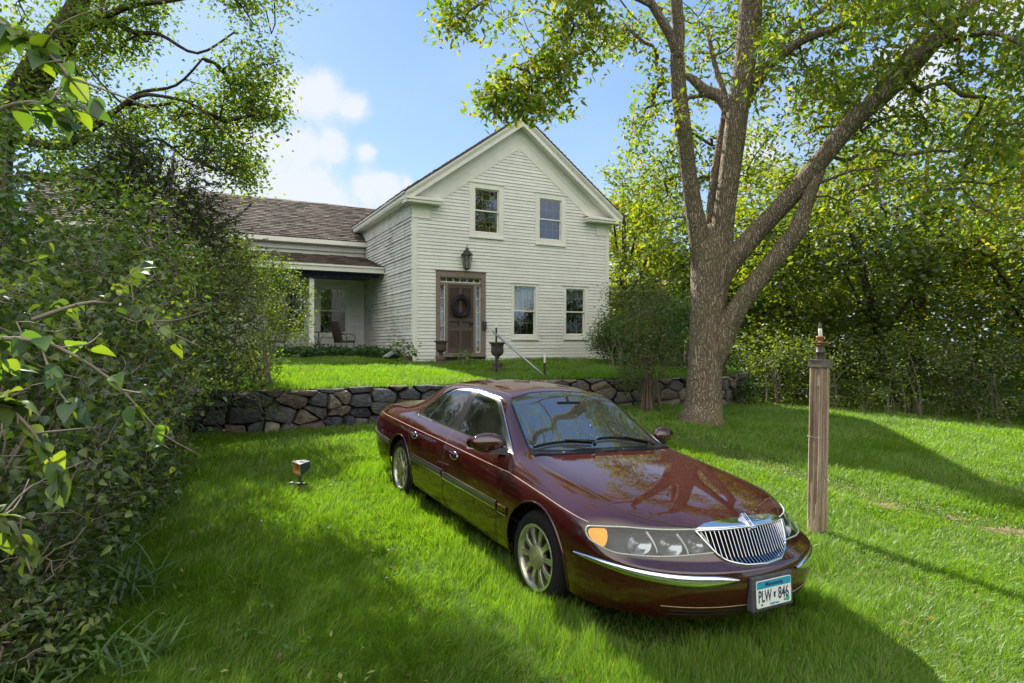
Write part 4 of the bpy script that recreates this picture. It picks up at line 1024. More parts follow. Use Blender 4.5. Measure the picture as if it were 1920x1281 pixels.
    ribbon(b, [top_pt(p[0], p[1]) for p in dense([tuple(p) for p in P])], .008, .0015); b.build('sunroof_seam', M_seam, root)
    b = MB()
    rr = [top_pt(x, y, .002) for x, y in dense([(-.49, -.68), (-.44, -.35), (-.425, 0), (-.44, .35), (-.49, .68)])]
    ribbon(b, [(p + Vector((.02, 0, 0)), n) for p, n in rr], .06, .008); b.build('cowl_panel', M_black, root)
    for y0, y1 in ((-.10, -.63), (.50, -.03)):
        b = MB(); pts = []
        for t in np.linspace(0, 1, 12):
            y = y0 + (y1 - y0) * t; x = -.50 - .045 * math.sin(t * 2.2) - .02 * abs(y); p, n = top_pt(x, y, .022); pts.append(p)
        b.tube(pts, .007, 6); b.tube([p - Vector((0, 0, .012)) for p in pts], .006, 4)
        b.tube([pts[0] + Vector((.06, -.02 if y0 < 0 else .02, -.01)), pts[0] + Vector((.02, 0, .012)), pts[5] + Vector((.004, 0, .012))], [.016, .011, .008], 6)
        b.build('wiper', M_black, root)
    # lower bumper slots, plate
    b = MB()
    for z in (.300, .325):
        ribbon(b, [front_pt(y, z) for y in np.linspace(-.62, .62, 30)], .011, .003)
    b.build('air_slot', M_seam, root)
    b = MB()
    ribbon(b, [front_pt(y, .352) for y in np.linspace(-.66, .66, 30)], .004, .0015)
    b.build('bumper_crease', M_pin, root)
    pp, pn = front_pt(0, .46); pl = empty('license_plate', (pp.x + .022, 0, .42)); pl.parent = root; pl.rotation_euler = (R_(90) , 0, R_(90))
    pl.rotation_euler = Matrix(((0, math.sin(R_(-6)), math.cos(R_(-6))), (1, 0, 0), (0, math.cos(R_(-6)), -math.sin(R_(-6))))).to_euler()
    b = MB(); b.box((-.178, -.098, -.05), (.178, .098, -.004)); b.build('plate_bracket', simple('faded_bracket', (.06, .06, .075), .6, var=.4, scale=20), pl, bevel=.008)
    b = MB(); P = smooth_poly([(-.1525, -.076, .014), (.1525, -.076, .014), (.1525, .076, .014), (-.1525, .076, .014)], 4)
    b.poly([(p[0], p[1], .002) for p in P]); b.poly([(p[0], p[1], -.001) for p in P][::-1])
    for i in range(len(P)): a_, c_ = P[i], P[(i + 1) % len(P)]; b.poly([(a_[0], a_[1], -.001), (c_[0], c_[1], -.001), (c_[0], c_[1], .002), (a_[0], a_[1], .002)])
    b.build('plate_panel', simple('plate_white', (.78, .80, .80), .35, var=.04), pl)
    M_blue = simple('plate_blue', (.02, .30, .50), .4, var=.15, scale=60); M_navy = simple('plate_navy', (.02, .035, .10), .4)
    b = MB(); P = smooth_poly([(-.148, .030), (.148, .030), (.148, .0715, .010), (-.148, .0715, .010)], 4); b.poly([(p[0], p[1], .0028) for p in P]); b.build('blue_band', M_blue, pl)
    text('PLW', .094, -.082, -.016, .0030, M_navy, 'plate_letters', pl, sx=.60, bold=.0012)
    text('846', .094, .082, -.016, .0030, M_navy, 'plate_numbers', pl, sx=.68, bold=.0012)
    text('Minnesota', .034, 0, .051, .0036, M_navy, 'state_name', pl, sx=1.1, bold=.0005)
    text('10,000 lakes', .017, 0, -.063, .0030, M_blue, 'plate_motto', pl, sx=1.0, bold=.0003)
    b = MB(); b.poly([(x * .01 + .003, y * .01 - .015, .0034) for x, y in ((-.9, 1.5), (.2, 1.6), (1.6, 1.3), (.7, .4), (.5, -.4), (1.1, -1.5), (-.9, -1.5), (-.8, -.2))]); b.build('state_outline', M_navy, pl)
    b = MB(); b.poly([(.118 + .017 * math.cos(a), -.052 + .016 * math.sin(a), .0034) for a in [i * math.pi / 8 for i in range(16)]]); b.build('green_sticker', simple('sticker_green', (.01, .42, .26), .5), pl)
    for cx, cy_ in ((-.108, -.060), (.092, -.058)):
        b = MB(); b.poly([(cx + .008 * math.cos(a), cy_ + .006 * math.sin(a), .0036) for a in [i * math.pi / 5 for i in range(10)]]); b.build('plate_bolt', M_navy, pl)
    # wheels
    for wx in (0, -2.769):
        for sg in (-1, 1):
            w = empty('wheel', (wx, sg * .80, .325)); w.parent = root
            M = Matrix.Rotation(R_(-90) * sg, 4, 'X') @ Matrix.Rotation(R_(7), 4, 'Z')
            b = MB(); R, W = .325, .108
            prof = [(.212, -W * .85), (.222, -W), (.262, -W * 1.04), (.292, -W * .94), (.307, -W * .70), (.314, -W * .4), (.3145, 0), (.314, W * .4), (.308, W * .70), (.298, W * .86), (.291, W * .94), (.280, W * 1.03), (.262, W * 1.06), (.236, W * 1.04), (.222, W), (.212, W * .85)]
            b.lathe(prof, 56, M=M); b.build('tyre', M_rubber, w)
            b = MB()
            b.lathe([(.212, W * .5), (.214, W * .95), (.224, W * 1.02), (.222, W * 1.05), (.205, W * 1.02), (.198, W * .92), (.190, W * .6), (.188, -W * .5), (.05, -W * .55)], 56, M=M)
            for s_ in range(10):
                a = 2 * math.pi * s_ / 10; ca, sa = math.cos(a), math.sin(a)
                secs = []
                for r, hw, zt in ((.070, .019, .86), (.11, .017, .90), (.155, .020, .92), (.203, .029, .84)):
                    pr = [(-hw, zt - .20), (-hw, zt - .03), (-hw * .72, zt), (-hw * .12, zt - .03), (hw * .12, zt - .03), (hw * .72, zt), (hw, zt - .03), (hw, zt - .20)]
                    secs.append([M @ Vector((r * ca - t * sa, r * sa + t * ca, z * W)) for t, z in pr])
                vs_ = [v for q_ in secs for v in q_]; n = 8
                b.mesh(vs_, [(i * n + k, i * n + (k + 1) % n, (i + 1) * n + (k + 1) % n, (i + 1) * n + k) for i in range(3) for k in range(n)], sm=False)
            b.build('rim', M_alloy, w, bevel=.002)
            b = MB(); b.lathe([(.082, W * .60), (.082, W * .93), (.077, W * 1.0), (.070, W * .97), (.066, W * 1.02), (.04, W * 1.06), (.001, W * 1.08)], 32, M=M); b.build('hub_cap', simple('mossy_hub_cap', (.33, .34, .20), .4, metal=.5, var=.5, scale=14), w)
            b = MB(); b.lathe([(.15, -W * .3), (.15, -W * .1), (.03, -W * .1)], 32, M=M); b.build('brake_disc', simple('rusty_disc', (.05, .035, .025), .7), w)
            b = MB(); Mi = M @ Matrix.Translation((0, 0, -.09)); b.lathe([(.36, .115), (.37, -.16), (.001, -.17)], 40, M=Mi); 
            # keep only the upper shell
            b.build('wheel_well', M_under, root).location = (wx, sg * .80, .325)
    b = MB(); b.box((-3.9, -.70, .25), (.55, .70, .28)); b.box((-3.9, -.70, .28), (-3.17, .70, .45)); b.box((-2.35, -.80, .27), (-.42, .80, .42)); b.box((.40, -.60, .28), (.80, .60, .5)); b.build('underbody', M_under, root)
    # cabin
    b = MB(); b.box((-2.9, -.74, .42), (-.55, .74, .46)); b.box((-3.15, -.7, .46), (-2.75, .7, .90)); b.build('cabin_floor', M_dash, root)
    b = MB(); 
    P = [(-.45, .90), (-.62, .925), (-.85, .93), (-.98, .88), (-1.0, .70), (-.5, .5)]
    for (a_, c_) in zip(P, P[1:] + P[:1]): b.poly([(a_[0], -.72, a_[1]), (c_[0], -.72, c_[1]), (c_[0], .72, c_[1]), (a_[0], .72, a_[1])], sm=False)
    b.build('dashboard', M_dash, root, bevel=.0)
    b = MB(); b.box((-3.12, -.62, .90), (-2.72, .62, .925)); b.box((-2.74, -.70, .55), (-2.70, .70, .93)); b.build('parcel_shelf', M_trimb, root)
    def seat(x, y, w, name, hr=True):
        s_ = empty(name, (x, y, .46)); s_.parent = root
        for nm, c_, dm, rot in (('seat_cushion', (0, 0, .12), (.52, w, .20), 0), ('seat_back', (-.30, 0, .40), (.17, w * .96, .62), -16)) + ((('headrest', (-.42, 0, .755), (.11, .27, .17), -12),) if hr else ()):
            bmm = bmesh.new(); bmesh.ops.create_cube(bmm, size=1); bmesh.ops.bevel(bmm, geom=bmm.edges[:], offset=.18, segments=2, affect='EDGES')
            mm = Matrix.Translation(c_) @ Matrix.Rotation(R_(rot), 4, 'Y') @ Matrix.Diagonal((*dm, 1)); bmesh.ops.transform(bmm, matrix=mm, verts=bmm.verts)
            m_ = bpy.data.meshes.new(nm); bmm.to_mesh(m_); bmm.free(); m_.materials.append(M_seat)
            for p_ in m_.polygons: p_.use_smooth = True
            o = bpy.data.objects.new(nm, m_); COL.objects.link(o); o.parent = s_; mo_ = o.modifiers.new('s', 'SUBSURF'); mo_.levels = 2; mo_.render_levels = 2
    seat(-1.42, -.38, .54, 'front_seat'); seat(-1.42, .38, .54, 'front_seat'); seat(-2.32, 0, 1.25, 'rear_seat', False)
    b = MB(); st = Matrix.Translation((-1.02, .38, .90)) @ Matrix.Rotation(R_(65), 4, 'Y')
    b.tube([st @ Vector((.185 * math.cos(a), .185 * math.sin(a), 0)) for a in [i * math.pi / 14 for i in range(28)]], .014, 8, closed=True)
    b.tube([st @ Vector((-.18, 0, 0)), st @ Vector((.18, 0, 0))], .018, 6); b.tube([st @ Vector((0, 0, 0)), (-.85, .38, .82)], .03, 8)
    b.build('steering_wheel', M_black, root)
    b = MB(); b.box((-1.02, -.12, 1.19), (-.99, .12, 1.26)); b.tube([(-1.0, 0, 1.25), (-1.05, 0, 1.30)], .012, 6); b.build('rear_view_mirror', M_black, root, bevel=.01)
    bm.free()
    return root
car = build_car()
# ================================================================== vegetation
def foliage_mat(name, trans=.42, tcol=(1.5, 1.55, .45), rough=.5, gloss=.035, gain=1.0):
    t = NT(name); at_ = t.n('ShaderNodeAttribute', attribute_name='col')
    base = t.mix(1.0, at_.outputs['Color'], (gain, gain, gain), 'MULTIPLY')
    d = t.n('ShaderNodeBsdfDiffuse'); t.l(base, d.inputs[0])
    tr = t.n('ShaderNodeBsdfTranslucent'); t.l(t.mix(1.0, base, tcol, 'MULTIPLY'), tr.inputs[0])
    x = t.n('ShaderNodeMixShader'); x.inputs[0].default_value = trans; t.l(d.outputs[0], x.inputs[1]); t.l(tr.outputs[0], x.inputs[2])
    g = t.n('ShaderNodeBsdfGlossy'); g.inputs['Roughness'].default_value = rough; g.inputs[0].default_value = (.9, .95, 1, 1)
    y = t.n('ShaderNodeMixShader'); y.inputs[0].default_value = gloss; t.l(x.outputs[0], y.inputs[1]); t.l(g.outputs[0], y.inputs[2])
    return t.surf(y.outputs[0])
M_leaf = foliage_mat('tree_leaf', .52, (1.78, 1.66, .42), gain=1.3)
M_leafn = foliage_mat('shrub_leaf', .42, (1.7, 1.75, .5), .45, .04, gain=1.3)
M_grass = foliage_mat('grass_blade', .50, (1.48, 1.66, .55), .45, .03, gain=1.2)
M_needle = foliage_mat('cedar_spray', .2, (1.2, 1.3, .7), .6, .02)
def bark_mat(name, a, b_, moss=0., sc_=9., bd=.035, lich=.25):
    t = NT(name); g = t.tex(sc_, 7, .72, stretch=(1, 1, .16)); f = t.tex(sc_ * 4, 5, .7, stretch=(1, 1, .3)); v = t.n('ShaderNodeTexVoronoi', feature='DISTANCE_TO_EDGE'); v.inputs['Scale'].default_value = sc_ * 3.2
    tc = t.n('ShaderNodeTexCoord'); mp = t.n('ShaderNodeMapping'); mp.inputs['Scale'].default_value = (1, 1, .13)
    nz = t.n('ShaderNodeTexNoise'); nz.inputs['Scale'].default_value = 6; t.l(tc.outputs['Object'], nz.inputs['Vector'])
    va = t.n('ShaderNodeVectorMath', operation='MULTIPLY_ADD'); t.l(nz.outputs['Color'], va.inputs[0]); va.inputs[1].default_value = (.13, .13, .13); t.l(tc.outputs['Object'], va.inputs[2])
    t.l(va.outputs[0], mp.inputs[0]); t.l(mp.outputs[0], v.inputs['Vector'])
    e = t.ramp(v.outputs['Distance'], .0, .26, .12, 1); 
    m = t.n('ShaderNodeMath', operation='MULTIPLY'); t.l(e, m.inputs[0]); t.l(t.ramp(g, .28, .68, .12, 1), m.inputs[1])
    c = t.mix(m.outputs[0], a, b_); c = t.mix(t.ramp(t.tex(3.3, 6, .75), .56, .66, 0, lich), c, (.33, .33, .26)); c = t.mix(t.ramp(t.tex(1.1, 4, .6), .5, .66, 0, moss), c, (.16, .15, .05))
    s = t.n('ShaderNodeMath', operation='MULTIPLY_ADD'); s.inputs[1].default_value = .35; t.l(f, s.inputs[0]); t.l(m.outputs[0], s.inputs[2])
    return t.surf(t.bsdf(c, .9, bump=s.outputs[0], bd=bd, spec=.15))
M_bark = bark_mat('furrowed_bark', (.085, .064, .046), (.62, .50, .38), .5, bd=.05)
M_bark2 = bark_mat('dark_bark', (.03, .024, .018), (.12, .095, .07), .3, 7)
M_twig = simple('grey_twig', (.26, .21, .17), .85, var=.3, scale=8)

def leaves(rng, P, L, W, name, mat, parent, pal, prof=None, fold=.18, droop=.15, tilt=.8, down=.3, D=None, nb=None):
    """P (n,3) bases; L, W arrays; pal (k,3) colours; prof = list of (s, w); one quad pair per step"""
    n = len(P); prof = prof or [(0, .04), (.42, .5), (1, .03)]
    th = rng.uniform(0, 2 * np.pi, n)
    if D is None:
        D = np.stack([np.cos(th), np.sin(th), -down + rng.normal(0, .45, n)], 1)
    D = D / np.linalg.norm(D, axis=1, keepdims=True)
    U = np.stack([rng.normal(0, tilt, n), rng.normal(0, tilt, n), np.ones(n)], 1); U -= (U * D).sum(1, keepdims=True) * D; U /= np.linalg.norm(U, axis=1, keepdims=True) + 1e-9
    S = np.cross(D, U); L = np.broadcast_to(L, (n,))[:, None]; W = np.broadcast_to(W, (n,))[:, None]
    vs_ = []
    for s, w in prof:
        mid = P + D * L * s - U * L * droop * s * s
        side = S * W * w; up = U * W * w * fold * 2
        vs_ += [mid - side + up, mid, mid + side + up]
    V = np.stack(vs_, 1); k = V.shape[1]; base = (np.arange(n) * k)[:, None, None]
    q = []
    for i in range(len(prof) - 1):
        a = i * 3; q += [[a, a + 1, a + 4, a + 3], [a + 1, a + 2, a + 5, a + 4]]
    F = (base + np.array(q)[None]).reshape(-1, 4)
    pal = np.asarray(pal, float); c = pal[rng.integers(0, len(pal), n)] * rng.uniform(.7, 1.25, (n, 1))
    C = np.repeat(c, len(q), 0)
    return np_mesh(name, V.reshape(-1, 3), F, mat, C, True, parent)

def cheap_leaves(rng, P, L, W, name, mat, parent, pal, tilt=1.0):
    n = len(P); th = rng.uniform(0, 2 * np.pi, n); D = np.stack([np.cos(th), np.sin(th), rng.normal(-.25, .5, n)], 1); D /= np.linalg.norm(D, axis=1, keepdims=True)
    U = np.stack([rng.normal(0, tilt, n), rng.normal(0, tilt, n), np.ones(n)], 1); S = np.cross(D, U); S /= np.linalg.norm(S, axis=1, keepdims=True) + 1e-9
    L = np.broadcast_to(L, (n,))[:, None]; W = np.broadcast_to(W, (n,))[:, None]
    V = np.stack([P, P + D * L * .45 - S * W * .5, P + D * L, P + D * L * .45 + S * W * .5], 1).reshape(-1, 3)
    F = np.arange(n * 4).reshape(-1, 4); pal = np.asarray(pal, float); c = pal[rng.integers(0, len(pal), n)] * rng.uniform(.65, 1.3, (n, 1))
    return np_mesh(name, V, F, mat, c, False, parent)

class Wood:
    """a skeleton: limbs laid by hand, then branches that reach from it to every leaf clump"""
    def __init__(s, seed): s.pos = []; s.par = []; s.rad = []; s.paths = []; s.rng = np.random.default_rng(seed)
    def limb(s, pts, r, start=None, sub=4, keep=True):
        pts = np.array(pts, float); r = np.array(r, float); k = len(pts); out = []; rr = []
        for i in range(k - 1):     # Catmull-Rom
            p0, p1, p2, p3 = pts[max(i - 1, 0)], pts[i], pts[i + 1], pts[min(i + 2, k - 1)]
            for q in range(sub):
                t = q / sub; out.append(.5 * ((2 * p1) + (-p0 + p2) * t + (2 * p0 - 5 * p1 + 4 * p2 - p3) * t * t + (-p0 + 3 * p1 - 3 * p2 + p3) * t ** 3)); rr.append(r[i] * (1 - t) + r[i + 1] * t)
        out.append(pts[-1]); rr.append(r[-1]); ids = []
        for i, (p, q) in enumerate(zip(out, rr)):
            s.pos.append(p); s.par.append(ids[-1] if ids else (-1 if start is None else start)); s.rad.append(q); ids.append(len(s.pos) - 1)
        s.paths.append(('fix', ids)); return ids
    def reach(s, targets, tip=.006, up=.15, wob=.12, zpen=.0, step=.55, minr=None):
        T = np.asarray(targets, float)
        if not len(T): return
        P = np.array(s.pos); d = np.min(np.linalg.norm(T[:, None] - P[None], axis=2), 1) if len(P) * len(T) < 4e6 else np.linalg.norm(T - P[0], axis=1)
        cap = len(P) + len(T) * 12 + 100; A = np.empty((cap, 3)); A[:len(P)] = P; n = len(P); first = n; ends = []
        for i in np.argsort(d):
            t = T[i]; dd = np.linalg.norm(A[:n] - t, axis=1) + np.maximum(0, A[:n, 2] - t[2]) * .6; j = int(np.argmin(dd)); a = A[j].copy(); ln = np.linalg.norm(t - a); k = int(np.clip(math.ceil(ln / step), 2, 10)); ids = [j]
            w = s.rng.normal(0, wob * ln, 3)
            for q in range(1, k + 1):
                f = q / k; p = a + (t - a) * f + w * math.sin(math.pi * f) * .6 + np.array([0, 0, up * ln * math.sin(math.pi * f)]) + (s.rng.normal(0, .03 * ln / k + .01, 3) if q < k else 0)
                A[n] = p; s.pos.append(p); s.par.append(ids[-1]); s.rad.append(0); ids.append(n); n += 1
            s.paths.append(('br', ids)); ends.append(ids[-1])
        cnt = np.zeros(n)
        for e in ends:
            q = e
            while q >= first: cnt[q] += 1; q = s.par[q]
        for q in range(first, n): s.rad[q] = tip * (1 + cnt[q] - 1) ** .48 * (1 if cnt[q] > 0 else .5)
    def mesh(s, name, mat, parent, nfix=12, nbr=5, rough=0.0):
        b = MB()
        for kind, ids in s.paths:
            pts = [s.pos[i] for i in ids]; r = [s.rad[i] for i in ids]
            if kind == 'br': r[0] = min(r[0], r[1] * 1.15); r[-1] *= .6
            b.tube(pts, r, nfix if kind == 'fix' else nbr, caps=kind == 'fix')
        o = b.build(name, mat, parent)
        if rough:
            co = np.empty(len(o.data.vertices) * 3, np.float32); o.data.vertices.foreach_get('co', co)
        return o

def ell(rng, n, c, r, shell=.0, thin=None):
    """n points in an ellipsoid, more near the skin, thinned by a lumpy noise"""
    out = []; c = np.array(c, float); r = np.array(r, float)
    while len(out) < n:
        d = rng.normal(0, 1, 3); d /= np.linalg.norm(d); q = rng.random() ** (1 / 3.) * (1 - shell) + shell; p = c + d * r * q
        if thin and noise.noise(Vector(p * thin)) < -.06: continue
        out.append(p)
    return np.array(out)
def clump(rng, centers, per, sig, flat=.6):
    C = np.repeat(centers, per, 0); return C + rng.normal(0, 1, C.shape) * np.array([sig, sig, sig * flat])
def ray3(px, py, d): return np.array([(px - 960) / F_PX * d, d, CAMZ + (640.5 - py) / F_PX * d])

GRN = [(.055, .105, .018), (.075, .135, .020), (.095, .155, .022), (.045, .085, .018)]
YEL = [(.16, .19, .025), (.12, .17, .022), (.20, .21, .03), (.09, .14, .02)]

# ---------------------------------------------------------------- the big maple by the wall
def big_tree():
    rng = np.random.default_rng(4); w = Wood(4)
    bx, by = 3.70, 11.8; bz = float(gz(bx, by))
    def L(rows, d0=11.8):   # rows: (px, py, width px, depth)
        return [ray3(x, y, d) for x, y, wd, d in rows], [wd * .90 / 2 / F_PX * d for x, y, wd, d in rows]
    T = [(1316, 812, 92, 11.75), (1316, 790, 82, 11.75), (1318, 765, 74, 11.8), (1320, 720, 70, 11.8), (1323, 660, 68, 11.8), (1326, 600, 70, 11.8), (1330, 540, 76, 11.8), (1333, 490, 82, 11.8), (1336, 458, 74, 11.8), (1337, 436, 50, 11.8), (1338, 420, 20, 11.8)]
    p, r = L(T); tk = w.limb(p, r)
    def lim(rows, at, sub=4):
        p, r = L(rows); return w.limb(p, r, start=tk[at], sub=sub)
    A = lim([(1325, 545, 40, 11.75), (1318, 500, 46, 11.75), (1310, 440, 42, 11.7), (1301, 390, 36, 11.6), (1292, 330, 32, 11.5), (1284, 260, 32, 11.4), (1275, 190, 32, 11.3), (1271, 140, 30, 11.2), (1270, 100, 28, 11.1)], -3)
    A1 = w.limb(*L([(1270, 105, 22, 11.1), (1258, 70, 20, 11.0), (1238, 35, 18, 10.9), (1212, -10, 17, 10.8), (1180, -80, 14, 10.6), (1130, -170, 11, 10.3), (1090, -260, 7, 10.0)]), start=A[-1])
    A2 = w.limb(*L([(1270, 110, 24, 11.1), (1273, 60, 25, 11.0), (1268, 0, 25, 10.9), (1270, -90, 21, 10.8), (1290, -220, 16, 10.6), (1280, -380, 9, 10.5)]), start=A[-1])
    A3 = lim([(1328, 470, 26, 11.85), (1333, 400, 20, 11.9), (1342, 320, 18, 12.0), (1352, 260, 17, 12.1), (1360, 190, 14, 12.2), (1340, 120, 10, 12.5), (1325, 50, 7, 12.7)], -2)
    B = lim([(1345, 540, 44, 11.75), (1352, 490, 50, 11.75), (1354, 440, 46, 11.7), (1358, 400, 44, 11.65), (1366, 340, 42, 11.6), (1375, 275, 44, 11.55), (1383, 210, 44, 11.5), (1392, 150, 42, 11.4), (1400, 90, 46, 11.35), (1406, 40, 48, 11.3), (1409, -20, 44, 11.2), (1416, -140, 34, 11.0), (1400, -300, 22, 10.8), (1430, -460, 12, 10.6)], -2)
    B1 = w.limb(*L([(1372, 225, 22, 11.6), (1352, 185, 24, 11.7), (1325, 172, 22, 11.8), (1300, 150, 18, 11.9), (1285, 140, 8, 11.95)]), start=B[24])
    w.limb(*L([(1335, 175, 9, 11.8), (1300, 182, 8, 11.9), (1255, 190, 6, 12.0), (1210, 203, 4, 12.1)]), start=B1[4])
    B2 = w.limb(*L([(1396, 175, 26, 11.5), (1418, 140, 24, 11.4), (1455, 112, 20, 11.2), (1500, 78, 18, 11.0), (1560, 55, 16, 10.8), (1630, 38, 13, 10.6), (1710, 10, 11, 10.3), (1800, -30, 8, 10.0)]), start=B[24])
    B3 = w.limb(*L([(1400, 185, 22, 11.5), (1425, 150, 20, 11.6), (1455, 100, 17, 11.9), (1480, 60, 13, 12.2), (1540, 20, 10, 12.5), (1600, -30, 8, 12.8)]), start=B[23])
    C = lim([(1345, 545, 40, 11.75), (1362, 500, 46, 11.7), (1388, 470, 44, 11.6), (1415, 440, 40, 11.5), (1450, 403, 38, 11.3), (1490, 360, 38, 11.1), (1530, 312, 38, 10.9), (1565, 268, 38, 10.7), (1605, 222, 38, 10.5), (1655, 180, 36, 10.3), (1705, 130, 36, 10.1), (1745, 85, 34, 9.9), (1790, 38, 26, 9.7), (1840, -10, 22, 9.5), (1900, -80, 16, 9.2), (1960, -180, 9, 9.0)], -2)
    C1 = w.limb(*L([(1550, 290, 22, 10.8), (1590, 238, 20, 10.8), (1640, 175, 20, 10.7), (1690, 115, 18, 10.6), (1735, 60, 16, 10.5), (1770, -10, 13, 10.4), (1800, -120, 9, 10.3)]), start=C[22])
    D_ = lim([(1328, 715, 30, 11.78), (1345, 660, 46, 11.7), (1366, 610, 46, 11.6), (1392, 565, 40, 11.45), (1425, 520, 38, 11.3), (1465, 472, 36, 11.15), (1495, 432, 38, 11.0), (1506, 400, 30, 10.95), (1520, 360, 26, 10.9), (1538, 318, 22, 10.9)], 16)
    E1 = w.limb(*L([(1240, 20, 11, 10.9), (1160, -15, 10, 10.6), (1110, 5, 9, 10.3), (1065, 40, 8, 10.0), (1025, 85, 6, 9.8), (990, 115, 4, 9.6), (950, 130, 3, 9.5)]), start=A1[10])
    E2 = w.limb(*L([(1180, -80, 12, 10.6), (1090, -60, 11, 10.2), (1000, -40, 9, 9.8), (930, -10, 7, 9.6), (880, 20, 5, 9.5)]), start=A1[16])
    C2 = w.limb(*L([(1700, 135, 16, 10.1), (1740, 95, 14, 9.8), (1800, 70, 12, 9.4), (1860, 62, 10, 9.0), (1920, 85, 8, 8.6), (1990, 120, 5, 8.3)]), start=C[36])
    # leaf clumps
    tg = []
    def cloud(n, x0, x1, y0, y1, d0, d1):
        k = 0
        while k < n:
            x, y, d = rng.uniform(x0, x1), rng.uniform(y0, y1), rng.uniform(d0, d1); p = ray3(x, y, d)
            if noise.noise(Vector(p * .85)) < -.10: continue
            tg.append(p); k += 1
    cloud(46, 820, 1120, -60, 60, 9.3, 10.6); cloud(52, 890, 1060, 50, 205, 9.3, 10.1); cloud(12, 1040, 1160, 20, 130, 9.5, 10.4)
    cloud(26, 1150, 1275, 20, 240, 10.5, 12.8); cloud(46, 1180, 1300, 240, 420, 12.6, 14.2); cloud(40, 1290, 1450, -20, 260, 12.0, 14.0)
    cloud(16, 1330, 1460, 200, 340, 12.0, 13.5); cloud(110, 1420, 1720, -40, 190, 10.0, 13.0); cloud(120, 1600, 1960, -80, 260, 8.6, 11.5)
    cloud(80, 1560, 1960, 180, 430, 9.5, 12.5); cloud(40, 1480, 1640, 130, 330, 11.5, 13.5); cloud(22, 1780, 1990, 60, 330, 8.0, 9.5)
    # the rest of the crown, above the picture
    top = ell(rng, 210, (3.9, 11.2, 11.3), (6.8, 5.6, 3.6), .35, .32); top = top[top[:, 2] > 8.4]
    tg = np.array(tg); allt = np.concatenate([tg, top])
    w.reach(allt, tip=.0075, up=.06, wob=.14)
    o = empty('maple_tree', (bx, by, bz)); tag(o, 'big multi-stemmed tree with furrowed grey-brown bark in front of the stone wall', 'tree')
    inv = np.array([bx, by, bz])
    for i in range(len(w.pos)): w.pos[i] = w.pos[i] - inv
    tr = w.mesh('trunk', M_bark, o, 20, 5)
    # flare of the roots, uneven trunk
    me = tr.data; n = len(me.vertices); co = np.empty(n * 3, np.float32); me.vertices.foreach_get('co', co); co = co.reshape(-1, 3)
    c0 = np.array([0., 0.]); near = (co[:, 2] < 4.5) & (np.hypot(co[:, 0], co[:, 1]) < 1.6)
    ang = np.arctan2(co[:, 1], co[:, 0]); h = np.clip(co[:, 2], 0, 9)
    k = 1 + (.16 * np.exp(-h / .28) * (1 + .7 * np.sin(ang * 5 + .7)) + .035 * np.sin(ang * 4 + h * .8) + .02 * np.sin(ang * 9 + h * 2))
    low = near & (co[:, 2] < 1.8); co[low, 0] *= k[low]; co[low, 1] *= k[low]; me.vertices.foreach_set('co', co.ravel())
    P1 = clump(rng, tg - inv, 40, .17, .85); P2 = clump(rng, top - inv, 30, .42, .6)
    mixp = [(.10, .165, .02), (.12, .18, .024), (.075, .13, .02), (.085, .15, .02), (.15, .19, .028), (.20, .19, .03)]
    prof = [(0, .05), (.40, .5), (1, .03)]
    P = np.concatenate([P1, P2]); n = len(P); leaves(rng, P, rng.uniform(.10, .16, n), rng.uniform(.046, .070, n), 'crown', M_leaf, o, mixp, prof, tilt=.9, down=.55)
big_tree()

# ---------------------------------------------------------------- a quick tree
def tree(name, label, x, y, h, cr, seed, pal, bark=M_bark2, nc=70, per=60, ls=.13, lean=(0, 0), low=.3, base=None, group=None, r0=None, mat=None, forks=3, parts=True):
    rng = np.random.default_rng(seed); z = float(base if base is not None else gz(x, y)) - .1; w = Wood(seed); r0 = r0 or .035 * h * .55 + .03
    o = empty(name, (x, y, z)); tag(o, label, 'tree', group)
    tk = w.limb([(0, 0, 0), (lean[0] * .25 + rng.normal(0, .08), lean[1] * .25, h * .22), (lean[0] * .6 + rng.normal(0, .15), lean[1] * .6 + rng.normal(0, .15), h * .5), (lean[0], lean[1], h * .82)], [r0 * 1.15, r0 * .85, r0 * .62, r0 * .2], sub=5)
    for f in range(forks):
        a = rng.uniform(0, 2 * np.pi); s = tk[rng.integers(4, 10)]; p = w.pos[s]; ln = cr * rng.uniform(.6, .95)
        w.limb([p, p + np.array([math.cos(a) * ln * .4, math.sin(a) * ln * .4, h * .14]), p + np.array([math.cos(a) * ln * .8, math.sin(a) * ln * .8, h * .32])], [r0 * .42, r0 * .3, r0 * .12], start=s)
    zc = h * (low + 1) / 2; T = ell(rng, nc, (lean[0] * .7, lean[1] * .7, zc), (cr, cr, h * (1 - low) / 2), .35, .5 if cr > 1.5 else 1.0)
    w.reach(T, tip=.010 if h > 5 else .005, up=.05, wob=.12, step=.8); w.mesh('trunk', bark, o, 9, 4)
    P = clump(rng, T, per, cr * .095 + .07, .75); n = len(P); cheap_leaves(rng, P, rng.uniform(.8, 1.3, n) * ls, rng.uniform(.8, 1.2, n) * ls * .55, 'crown', mat or M_leaf, o, pal)
    return o
